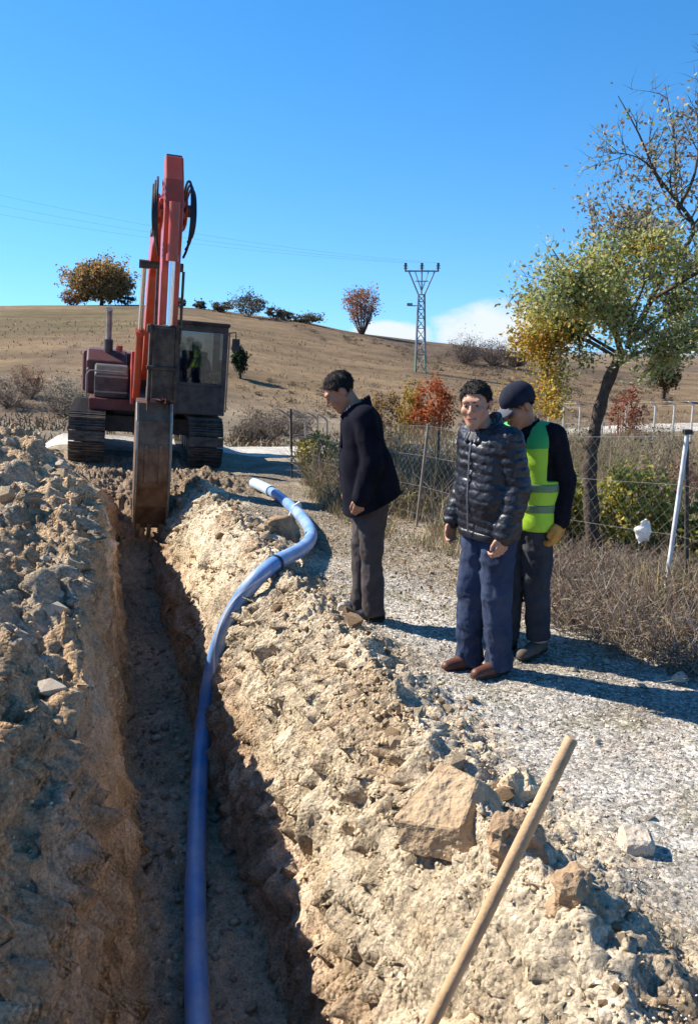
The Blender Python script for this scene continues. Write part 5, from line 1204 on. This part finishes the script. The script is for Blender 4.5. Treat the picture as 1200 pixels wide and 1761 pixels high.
class Person:
    def __init__(s, name, label, x, y, face, scale, J, skin=M_skin, h=.0062):
        s.J = {k: np.array(v, float) for k, v in J.items() if k not in ('yaw', 'pitch', 'roll')}; s.h = h
        s.root = empty(name, (x, y, gz(x, y) + .004), (0, 0, face)); s.root.scale = (scale,) * 3; tag(s.root, label, 'person')
        s.M = (rotm(J['yaw'], J['pitch'], J.get('roll', 0.)), s.J['head'], 1.03); s.skin = skin
        s.curl = {1: 1., -1: 1.}
    def box(s, pad, lo=None, hi=None):
        P = np.stack(list(s.J.values())); a = P.min(0) - pad; b = P.max(0) + pad; return a, b
    def body(s):
        J = s.J; a, b = s.box(.17); a[2] = -.02; F = Field(a, b, s.h)
        F.chain([J['pelvis'], J['waist'], J['chest']], [.10, .09, .10], .05)
        F.cone(J['shR'], J['shL'], .045, .045, .04); F.cone(J['chest'], J['neck'], .08, .055, .04)
        F.cone(J['neck'], s.M[0] @ np.array([0, .022, -.05]) + s.M[1], .056, .054, .03)
        for d, sg in (('L', 1), ('R', -1)):
            F.chain([J['sh' + d], J['el' + d], J['wr' + d]], [.042, .036, .026], .02)
            F.chain([J['hip' + d], J['kn' + d], J['an' + d]], [.072, .05, .036], .03); f = J['an' + d]
            F.cone((f[0], f[1] + .02, .05), (f[0], f[1] - .12, .032), .028, .024, .02)
            hand_sdf(F, (align(J['wr' + d], J['hand' + d]), J['wr' + d]), sg, s.curl[sg])
        head_sdf(F, s.M); o = obj('body', F.mesh('body', 1), s.skin, s.root, smooth=True)
        return o
    def face(s, brow=True):
        Rm, o, hs = s.M; T = lambda p: tuple(Rm @ (np.array(p, float) * hs) + o)
        def piece(name, m, fn, c, e):
            c = np.array(T(c)); F = Field(c - e, c + e, .0022); fn(F); obj(name, F.mesh(name, 1), m, s.root, smooth=True)
        for sg in (-1, 1):
            piece('eye', M_eyew, lambda F: F.ell((sg * .032, -.079, .006), (.014, .0125, .009), .001, 'add', s.M), (sg * .032, -.079, .006), .022)
            piece('iris', M_eye, lambda F: F.ell((sg * .032, -.088, .005), (.0065, .005, .0065), .001, 'add', s.M), (sg * .032, -.088, .005), .015)
            piece('eyebrow', M_hair, lambda F: F.cone((sg * .015, -.098, .025), (sg * .046, -.086, .028), .0042, .003, .001, 'add', s.M), (sg * .03, -.093, .027), .03)
        piece('lips', M_lip, lambda F: F.cone((-.019, -.0925, -.064), (.019, -.0925, -.064), .0062, .0062, .002, 'add', s.M), (0, -.092, -.064), .034)
    def hair(s, line=.064, vol=0., name='hair'):
        Rm, o, hs = s.M; c = Rm @ np.array([0, .015, .03]) + o; F = Field(c - .155, c + .155, .0045)
        F.ell((0, .019, .040), (.081 + vol, .101 + vol, .089 + vol), .001, 'add', s.M)
        x, y, z = F.coords(); X, Y, Z = x - o[0], y - o[1], z - o[2]; p = [(Rm[0, i] * X + Rm[1, i] * Y + Rm[2, i] * Z) / hs for i in range(3)]
        yh = np.interp(p[2] - (line - .072), [-.07, -.03, -.018, .035, .068, .084, .10], [.035, .03, -.020, -.036, -.066, -.086, -.14]) + .003 * np.sin(p[0] * 140) - .006 * np.cos(p[0] * 55)
        F.V = np.maximum(F.V, (yh - p[1]) * .7); F.V = np.maximum(F.V, -.066 - p[2])
        ear = np.sqrt((np.abs(p[0]) - .078) ** 2 + ((p[1] - .006) / 1.0) ** 2 + ((p[2] + .004) / 1.2) ** 2) - .027; F.V = np.maximum(F.V, -ear)
        F.V = (F.V - .0035 * np.sin(p[0] * 120 + p[1] * 40) * np.sin(p[1] * 90 + p[2] * 60)).astype(np.float32)
        me = F.mesh(name, 1); n = len(me.vertices); co = np.empty(n * 3, np.float32); me.vertices.foreach_get('co', co); co = co.reshape(-1, 3)
        no = np.empty(n * 3, np.float32); me.vertices.foreach_get('normal', no); no = no.reshape(-1, 3)
        fs = np.empty(len(me.loops), np.int32); me.loops.foreach_get('vertex_index', fs); fs = fs.reshape(-1, 4)
        # short locks lying over the cap of hair, combed forward and to one side
        m = 2600; i = rng.integers(0, n, m); P = co[i]; N_ = no[i]
        q = (P - o) @ Rm; d = np.stack([.5 + .4 * np.sign(q[:, 0]), np.full(m, -.5), np.full(m, -.55)], 1) + rng.normal(size=(m, 3)) * .35
        d = d @ Rm.T; d -= N_ * (d * N_).sum(1, keepdims=True); d /= np.linalg.norm(d, axis=1, keepdims=True) + 1e-6; d = d + N_ * rng.uniform(.1, .55, (m, 1)); w = np.cross(d, N_) * .0022; L = rng.uniform(.008, .020, (m, 1))
        V = np.concatenate([co, np.stack([P - w, P + w, P + d * L + w * .4, P + d * L - w * .4], 1).reshape(-1, 3)]); me2 = mesh_np(name, V, [fs, n + np.arange(4 * m).reshape(-1, 4)])
        obj(name, me2, M_hair, s.root, smooth=True)
    def trousers(s, m, r=(.105, .088, .072), hem=.055, waist=1.04, amp=.006, seed=1., cut=None, hip=.125):
        J = s.J; P = np.stack([J[k] for k in ('hipL', 'hipR', 'knL', 'knR', 'anL', 'anR', 'waist')]); a = P.min(0) - .2; b = P.max(0) + .2; a[2] = -.01
        F = Field(a, b, s.h * 1.15)
        for d in 'LR':
            F.chain([J['hip' + d] + [0, 0, .06], J['hip' + d], J['kn' + d], J['an' + d] + [0, 0, .03], J['an' + d] + [0, .005, -.06]], [r[0], r[0] + .004, r[1], r[2], r[2] + .008], .022)
        F.cone(J['pelvis'] + [-.06, 0, 0], J['pelvis'] + [.06, 0, 0], hip, hip, .03); F.cone(J['waist'] + [-.05, 0, .02], J['waist'] + [.05, 0, .02], .11, .11, .03)
        F.folds(amp * .75, (8, 8, 7), int(seed)); F.folds(amp * .8, (19, 19, 12), int(seed) + 9)
        F.disp(lambda x, y, z: wrinkle(x, y, z, amp * .25, seed, (11, 13, 8)) * (1 + .9 * np.exp(-((z - .13) / .08) ** 2) + .5 * np.exp(-((z - .5) / .08) ** 2)))
        F.cut(lambda x, y, z: np.maximum(hem + .012 * np.sin(y * 20) - z, z - waist)); return obj('trousers', F.mesh('trousers', 1), m, s.root, smooth=True)
    def shoe(s, d, m, msole, L=.15):
        f = s.J['an' + d]; F = Field((f[0] - .09, f[1] - L - .09, -.01), (f[0] + .09, f[1] + .13, .17), .0055)
        F.cone((f[0], f[1] + .045, .046), (f[0], f[1] - .06, .046), .041, .043, .02).cone((f[0], f[1] - .06, .042), (f[0], f[1] - L, .034), .044, .037, .02).cone((f[0], f[1] + .03, .07), (f[0], f[1] + .01, .12), .042, .045, .02)
        F.cut(lambda x, y, z: np.maximum(.020 - z, z - .125)); o = obj('shoe', F.mesh('shoe', 1), m, s.root, smooth=True)
        G = Field((f[0] - .09, f[1] - L - .09, -.01), (f[0] + .09, f[1] + .13, .06), .0055)
        G.cone((f[0], f[1] + .045, .03), (f[0], f[1] - .06, .03), .043, .044, .02).cone((f[0], f[1] - .06, .03), (f[0], f[1] - L, .03), .046, .041, .02); G.cut(lambda x, y, z: np.maximum(.001 - z, z - .024))
        obj('sole', G.mesh('sole', 0), msole, o, smooth=True)
    def arms(s, F, r, k=.025):
        for d in 'LR':
            J = s.J; w = J['wr' + d]; e = J['el' + d]; F.chain([J['sh' + d], e, w + (e - w) * .02], r, k)
    def torso(s, F, rc, rw, rp, low, half=.085, k=.05, back=0., depth=1.):
        J = s.J
        for sg in (-1, 1):
            h = np.array([sg * half, 0, 0]); F.chain([J['chest'] + h * 1.05 + [0, 0, .03], J['waist'] + h + [0, back * .4, 0], J['pelvis'] + h + [0, back, low]], [rc, rw, rp], k)
        F.cone(J['shR'] + [.02, 0, .0], J['shL'] + [-.02, 0, .0], .075, .075, .05); F.cone(J['chest'] + [0, 0, .06], J['neck'] + [0, .01, -.02], .11, .075, .04)
    def collar(s, name, m, r=(.078, .082), hgt=.055, th=.009, open_=.5, off=(0, 0, 0), tilt=.25):
        c = s.J['neck'] + np.array(off); P = []; mb = None
        F = Field(c - .18, c + .18, .006); n = 22
        for i in range(n + 1):
            a = -math.pi / 2 + open_ + (2 * math.pi - 2 * open_) * i / n
            b = np.array([r[0] * math.cos(a), r[1] * math.sin(a), 0]); up = hgt * (.65 + .35 * math.sin(a)); z0 = tilt * r[1] * math.sin(a)
            F.cone(c + b * 1.18 + [0, 0, z0 - .02], c + b * .98 + [0, 0, z0 + up], th, th * .8, .01)
        return obj(name, F.mesh(name, 1), m, s.root, smooth=True)
    def sdf_obj(s, name, F, m, smooth=1, par=None):
        return obj(name, F.mesh(name, smooth), m, par or s.root, smooth=True)

STAND = dict(pelvis=(0, 0, .97), waist=(0, 0, 1.10), chest=(0, 0, 1.32), neck=(0, .01, 1.475), head=(0, -.01, 1.63), yaw=0., pitch=0.,
             hipL=(.085, 0, .92), hipR=(-.085, 0, .92), knL=(.085, -.01, .50), knR=(-.085, -.01, .50), anL=(.085, .02, .085), anR=(-.085, .02, .085),
             shL=(.19, .01, 1.425), elL=(.235, .02, 1.14), wrL=(.225, -.05, .895), handL=(.22, -.08, .75), shR=(-.19, .01, 1.425), elR=(-.235, .02, 1.14), wrR=(-.225, -.05, .895), handR=(-.22, -.08, .75))
def pose(**k): d = dict(STAND); d.update(k); return d
M_sole = mat('shoe_sole', (.03, .027, .025), .8)

# --- man in the dark coat, looking down into the trench
def man_coat():
    M_coat = mat('dark_wool_coat', (.009, .009, .015), .95, var=.35, vscale=7, bump=.25, bscale=150, spec=.06)
    M_tr = mat('grey_trousers', (.066, .054, .052), .85, var=.2, vscale=8, bump=.15, bscale=120, spec=.15)
    M_sh = mat('white_shirt', (.72, .72, .74), .8, var=.05); M_bl = mat('black_leather_shoe', (.013, .012, .012), .35, var=.2, spec=.5)
    J = pose(pelvis=(0, .03, .98), waist=(0, .0, 1.10), chest=(0, -.035, 1.32), neck=(0, -.075, 1.475), head=(0, -.175, 1.590), pitch=R(36), yaw=R(2),
             shL=(.19, -.03, 1.43), elL=(.245, .02, 1.14), wrL=(.235, -.055, .91), handL=(.225, -.085, .76), shR=(-.19, -.03, 1.43), elR=(-.24, .0, 1.14), wrR=(-.23, -.07, .91), handR=(-.22, -.10, .77),
             hipL=(.085, .045, .92), hipR=(-.085, .045, .92), knL=(.08, .035, .50), knR=(-.08, .0, .50), anL=(.085, .05, .085), anR=(-.085, -.02, .085))
    p = Person('person', 'man in long dark coat, head bowed, looking down at the pipe', .11, 5.80, R(-84), .985, J); p.curl = {1: 1.7, -1: 1.5}
    p.body(); p.face(); p.hair(.072)
    p.trousers(M_tr, (.104, .076, .068), .045, 1.0, .006, 2.)
    for d in 'LR': p.shoe(d, M_bl, M_sole, .16)
    a, b = p.box(.22); a[2] = .66; b[2] = 1.62; F = Field(a, b, .0078); J = p.J
    for sg in (-1, 1):
        h = np.array([sg * .075, 0, 0])
        F.chain([J['chest'] + h + [0, .0, .04], J['waist'] + h + [0, -.01, 0], J['pelvis'] + h * 1.15 + [0, .02, -.26]], [.132, .148, .175], .05)
        F.cone(J['waist'] + h + [0, .06, 0], J['pelvis'] + h * 1.2 + [0, .135, -.24], .12, .115, .05)
        F.cone(J['waist'] + h * .7 + [0, -.05, 0], J['pelvis'] + h * .9 + [0, -.075, -.30], .10, .105, .05)
    F.cone(J['shR'] + [.02, 0, 0], J['shL'] + [-.02, 0, 0], .078, .078, .05); F.cone(J['chest'] + [0, .02, .06], J['neck'] + [0, .025, -.035], .115, .085, .05)
    p.arms(F, [.078, .070, .058], .018)
    F.folds(.005, (8, 8, 5), 31)
    F.disp(lambda x, y, z: wrinkle(x, y, z, .003, 3., (10, 12, 6)) + .004 * np.sin(y * 34 + 2 * np.sin(z * 5)) * np.clip(1.1 - z, 0, .4) * 2)
    F.cut(lambda x, y, z: (.755 + .155 * np.clip((y + .12) / .36, 0, 1) - z) * .8); n = J['neck']
    F.cut(lambda x, y, z: -(np.sqrt(x ** 2 + ((y - n[1] + .01) / 1.05) ** 2) - .062) * (z > 1.42) - 1. * (z <= 1.42))
    coat = p.sdf_obj('coat', F, M_coat)
    p.collar('coat_collar', M_coat, (.082, .088), .062, .010, .35, (0, .012, -.01), .35)
    G = Field(n - .14, n + .14, .005)
    for i in range(21):
        t = -math.pi / 2 + .18 + (2 * math.pi - .36) * i / 20; b_ = np.array([.066 * math.cos(t), .070 * math.sin(t), .26 * .07 * math.sin(t)]); G.cone(n + b_ * 1.05 + [0, -.004, -.01], n + b_ + [0, -.004, .034], .006, .005, .008)
    p.sdf_obj('shirt_collar', G, M_sh)
    # lapel fold and front edge
    L = Field(J['chest'] + [-.16, -.26, -.12], J['chest'] + [.16, .02, .19], .006)
    for sg in (-1, 1): L.cone((sg * .075, -.130, 1.43), (sg * .03, -.168, 1.22), .020, .010, .01)
    L.cut(lambda x, y, z: -(y + .165 + .0 * x) * 0 - 1 + 0 * z)
    p.sdf_obj('lapel', L, M_coat)
    for z in (1.2, 1.07, .94): 
        B = Field((.0, -.26, z - .03), (.06, -.10, z + .03), .004); yb = -.178 - (1.2 - z) * .09; B.ell((.03, yb, z), (.012, .006, .012), .001); p.sdf_obj('button', B, M_sole)
man_coat()

# --- man in the padded jacket, looking at the camera
def man_jacket():
    M_jk = mat('black_padded_jacket', (.010, .010, .015), .42, var=.3, vscale=9, bump=.5, bscale=26, spec=.5)
    M_jn = mat('blue_jeans', (.026, .038, .076), .85, var=.28, vscale=6, bump=.2, bscale=140, spec=.15, dirt=(.075, .09, .125), dscale=5, damt=.45)
    M_br = mat('brown_leather_shoe', (.095, .035, .02), .5, var=.25, spec=.4); M_in = mat('grey_scarf', (.10, .10, .105), .9, var=.2, vscale=30)
    J = pose(pelvis=(0, .02, .98), chest=(0, -.01, 1.33), head=(-.01, -.105, 1.625), yaw=R(38), pitch=R(4), roll=R(-3), neck=(0, -.045, 1.48),
             shL=(.175, .0, 1.43), elL=(.222, .03, 1.16), wrL=(.222, -.05, .905), handL=(.215, -.09, .76), shR=(-.175, .0, 1.43), elR=(-.225, .02, 1.16), wrR=(-.235, -.07, .915), handR=(-.235, -.11, .77),
             hipL=(.088, .02, .92), hipR=(-.088, .02, .92), knL=(.082, .02, .50), knR=(-.085, -.035, .50), anL=(.085, .055, .085), anR=(-.095, -.03, .085))
    p = Person('person', 'man in shiny black padded jacket and blue jeans facing the camera', .80, 4.93, R(-60), .985, J, M_skin2); p.curl = {1: 1.3, -1: 1.2}
    p.body(); p.face(); p.hair(.074, .002)
    p.trousers(M_jn, (.098, .077, .071), .035, 1.0, .0085, 4., hip=.125)
    for d in 'LR': p.shoe(d, M_br, M_sole, .165)
    a, b = p.box(.2); a[2] = .84; b[2] = 1.62; F = Field(a, b, .0068)
    p.torso(F, .122, .134, .136, -.06, .066)
    p.arms(F, [.074, .068, .057], .014)
    F.folds(.0035, (12, 12, 16), 41); F.folds(.0022, (26, 26, 34), 43)
    F.disp(lambda x, y, z: .0065 * np.sqrt(np.abs(np.sin(math.pi * (z + .010 * np.sin(x * 9 + y * 5)) / .052))) + wrinkle(x, y, z, .002, 6., (17, 19, 13)))
    F.cut(lambda x, y, z: np.where(np.abs(x) < .165, .865 - z, -1. + 0 * z)); n = p.J['neck']
    F.cut(lambda x, y, z: -(np.sqrt(x ** 2 + (y - n[1]) ** 2) - .066) * (z > 1.40) - 1. * (z <= 1.40))
    p.sdf_obj('jacket', F, M_jk)
    p.collar('jacket_collar', M_jk, (.082, .088), .068, .015, .42, (0, .004, -.012), .38)
    p.collar('scarf', M_in, (.064, .068), .05, .011, .05, (0, -.008, -.012), .3)
    Z = Field((-.03, -.24, .87), (.03, -.05, 1.47), .005); Z.chain([(0, -.143, .89), (0, -.153, 1.10), (0, -.147, 1.33), (0, -.135, 1.43)], [.006] * 4, .003); p.sdf_obj('zip', Z, mat('zip_metal', (.25, .25, .27), .35, metal=.7, var=0))
    for sg, d in ((1, 'L'), (-1, 'R')):
        w = p.J['wr' + d]; C = Field(w - .11, w + .11, .006); C.cone(w + [0, .004, .03], w + [0, -.004, .0], .054, .051, .01); p.sdf_obj('cuff', C, M_jk)
    W_ = Field((-.26, -.24, .84), (.26, .24, .94), .007); W_.cone((-.066, .015, .88), (.066, .015, .88), .142, .142, .01); W_.cut(lambda x, y, z: np.maximum(.848 - z, z - .895)); p.sdf_obj('waistband', W_, M_jk)
man_jacket()

# --- man with cap, hi-vis vest and gloves
def man_vest():
    M_sw = mat('black_sweater', (.012, .012, .017), .95, var=.25, vscale=20, bump=.3, bscale=140, spec=.06)
    M_ve = mat('hi_vis_vest', (.40, .66, .05), .6, var=.10, vscale=6, bump=.1, bscale=100, spec=.25)
    M_vg = mat('vest_shoulder_green', (.05, .38, .10), .6, var=.1, vscale=6)
    M_rf = mat('reflective_tape', (.13, .22, .12), .4, metal=.15, var=.12, vscale=10)
    M_tr = mat('work_trousers', (.040, .043, .052), .85, var=.3, vscale=7, bump=.15, bscale=120, spec=.15)
    M_gl = mat('ochre_work_glove', (.50, .25, .055), .8, var=.25, vscale=22, bump=.3, bscale=120)
    M_cap = mat('navy_cap', (.012, .015, .028), .9, var=.25, vscale=16, bump=.2, bscale=140, spec=.2); M_brim = mat('cap_brim', (.075, .085, .105), .75, var=.15)
    M_bt = mat('dusty_boot', (.10, .08, .062), .8, var=.3, vscale=14); M_sock = mat('pale_sock', (.33, .32, .31), .9)
    J = pose(pelvis=(0, .02, .97), waist=(0, .01, 1.10), chest=(0, -.015, 1.31), neck=(0, -.05, 1.465), head=(-.015, -.115, 1.59), yaw=R(-20), pitch=R(28),
             shL=(.18, -.01, 1.42), elL=(.235, .05, 1.15), wrL=(.232, .02, .90), handL=(.225, -.02, .75), shR=(-.195, -.01, 1.42), elR=(-.25, -.02, 1.15), wrR=(-.22, -.12, .93), handR=(-.2, -.17, .79),
             knL=(.085, .02, .50), knR=(-.085, -.02, .50), anL=(.085, .06, .085), anR=(-.085, -.03, .085))
    p = Person('person', 'man in navy cap and hi-vis yellow-green vest, looking down', 1.09, 5.24, R(-46), .985, J); p.curl = {1: 1.1, -1: 1.}
    p.body(); p.face(); p.hair(.02, -.001)
    p.trousers(M_tr, (.098, .075, .066), .10, 1.0, .008, 8.)
    for d in 'LR':
        p.shoe(d, M_bt, M_sole, .165); f = p.J['an' + d]; S = Field(f - [.12, .12, .06], f + [.12, .12, .12], .006); S.cone((f[0], f[1] + .005, .08), (f[0], f[1] + .002, .16), .058, .060, .01); S.cut(lambda x, y, z: np.maximum(.085 - z, z - .128)); p.sdf_obj('sock', S, M_sock)
    a, b = p.box(.2); a[2] = .82; b[2] = 1.6; F = Field(a, b, .0075); p.torso(F, .118, .120, .122, -.05, .07); p.arms(F, [.068, .058, .050], .016)
    F.folds(.005, (12, 12, 12), 51); n = p.J['neck']
    F.cut(lambda x, y, z: np.where(np.abs(x) < .19, .86 - z, -1. + 0 * z)); F.cut(lambda x, y, z: -(np.sqrt(x ** 2 + (y - n[1] - .005) ** 2) - .062) * (z > 1.40) - 1. * (z <= 1.40))
    p.sdf_obj('sweater', F, M_sw); p.collar('sweater_collar', M_sw, (.072, .076), .04, .010, .1, (0, .004, -.012), .3)
    def vest_field(extra=0.):
        G = Field((-.24, -.26, .78), (.24, .26, 1.54), .0068)
        p.torso(G, .134 + extra, .142 + extra, .150 + extra, -.08, .07); G.folds(.004, (7, 7, 6), 61)
        nz = p.J['neck']
        vee = lambda x, y, z: -(np.sqrt((x / (1.0)) ** 2 + (y - nz[1]) ** 2 * np.where(y < nz[1], .25, 1.)) - .082 - .0 * z) * (z > 1.28 + .9 * np.abs(x) + .45 * (y - nz[1] + .12)) - 1. * (z <= 1.28 + .9 * np.abs(x) + .45 * (y - nz[1] + .12))
        arm = lambda x, y, z: -(np.sqrt((np.abs(x) - .262) ** 2 + ((y - .0) / 1.1) ** 2) - .105) * ((z > 1.15)) - 1. * (z <= 1.15)
        G.cut(lambda x, y, z: .835 - z); G.cut(arm); G.cut(vee); return G
    v = p.sdf_obj('vest', vest_field(), M_ve)
    for z0, z1 in ((1.085, 1.135), (.955, 1.005)):
        G = vest_field(.0035); G.cut(lambda x, y, z: np.maximum(z0 - z, z - z1)); p.sdf_obj('reflective_stripe', G, M_rf, 1, v)
    G = vest_field(.003); G.cut(lambda x, y, z: 1.365 - z + .15 * y); p.sdf_obj('shoulder_panel', G, M_vg, 1, v)
    for sg, d in ((1, 'L'), (-1, 'R')):
        w = p.J['wr' + d]; G = Field(w - [.13, .16, .24], w + [.13, .13, .09], .005); hand_sdf(G, (align(w, p.J['hand' + d]), w), sg, .9, .006); q = w + (p.J['el' + d] - w) * .12; G.cone(q, w, .043, .036, .01); p.sdf_obj('glove', G, M_gl)
    Rm, o, hs = p.M; c = Rm @ np.array([0, .0, .05]) + o; F = Field(c - .19, c + .19, .0055); F.ell((0, .012, .050), (.092, .112, .092), .002, 'add', p.M)
    x, y, z = F.coords(); X, Y, Z = x - o[0], y - o[1], z - o[2]; q = [(Rm[0, i] * X + Rm[1, i] * Y + Rm[2, i] * Z) / hs for i in range(3)]
    F.V = np.maximum(F.V, (.030 - .28 * q[1] * (q[1] > 0) - q[2])); F.V = (F.V - .0012 * np.cos(6 * np.arctan2(q[0], q[1]))).astype(np.float32); cap = p.sdf_obj('cap', F, M_cap)
    F = Field(c - .22, c + .22, .005); F.ell((0, -.115, .026), (.078, .085, .03), .002, 'add', p.M)
    top = q = None; x, y, z = F.coords(); X, Y, Z = x - o[0], y - o[1], z - o[2]; q = [(Rm[0, i] * X + Rm[1, i] * Y + Rm[2, i] * Z) / hs for i in range(3)]
    mid = .034 - 4.2 * q[0] ** 2 + .12 * (q[1] + .1); F.V = np.maximum(F.V, np.abs(q[2] - mid) - .0055); F.V = np.maximum(F.V, q[1] + .07).astype(np.float32); p.sdf_obj('brim', F, M_brim, 1, cap)
man_vest()

# --- operator, a dark figure behind the windscreen
def operator():
    M_op = mat('operator_jacket', (.02, .03, .06), .8, var=.2)
    root = empty('person'); tag(root, 'seated operator in dark clothes behind the excavator windscreen', 'person')
    W = EXO.matrix_basis; q = Vector((.88, 1.22, 1.33)); root.location = W @ q; root.rotation_euler = EXO.rotation_euler
    F = Field((-.42, -.72, -.55), (.42, .26, .86), .012)
    F.cone((0, .06, .1), (0, .1, .45), .12, .13, .05).cone((-.17, .1, .50), (.17, .1, .50), .06, .06, .04).cone((0, .1, .5), (0, .06, .66), .055, .05, .02)
    for s in (-1, 1): F.chain([(s * .19, .1, .5), (s * .27, .0, .24), (s * .25, -.27, .28)], [.06, .05, .035], .02).chain([(s * .09, .06, .06), (s * .13, -.36, .10), (s * .12, -.42, -.34)], [.09, .07, .05], .03).cone((s * .25, -.27, .28), (s * .25, -.34, .29), .035, .03, .01)
    head_sdf(F, (rotm(R(10), R(8)), np.array([0, .03, .73]))); obj('body', F.mesh('body', 1), M_skin, root, smooth=True)
    G = Field((-.42, -.4, -.05), (.42, .3, .62), .013); G.cone((0, .06, .05), (0, .1, .45), .145, .15, .05).cone((-.17, .1, .50), (.17, .1, .50), .075, .075, .04)
    for s in (-1, 1): G.chain([(s * .19, .1, .5), (s * .27, .0, .24), (s * .25, -.22, .28)], [.075, .065, .05], .02)
    obj('jacket', G.mesh('jacket', 1), M_op, root, smooth=True)
    H = Field((-.42, -.6, -.5), (.42, .25, .2), .014)
    for s in (-1, 1): H.chain([(s * .09, .06, .06), (s * .13, -.36, .10), (s * .12, -.42, -.26)], [.11, .09, .07], .03)
    obj('trousers', H.mesh('trousers', 1), M_op, root, smooth=True)
    C = Field((-.16, -.16, .62), (.16, .2, .95), .009); C.ell((0, .045, .79), (.095, .115, .085), .002); C.cut(lambda x, y, z: .755 - z); obj('cap', C.mesh('cap', 1), M_op, root, smooth=True)
operator()
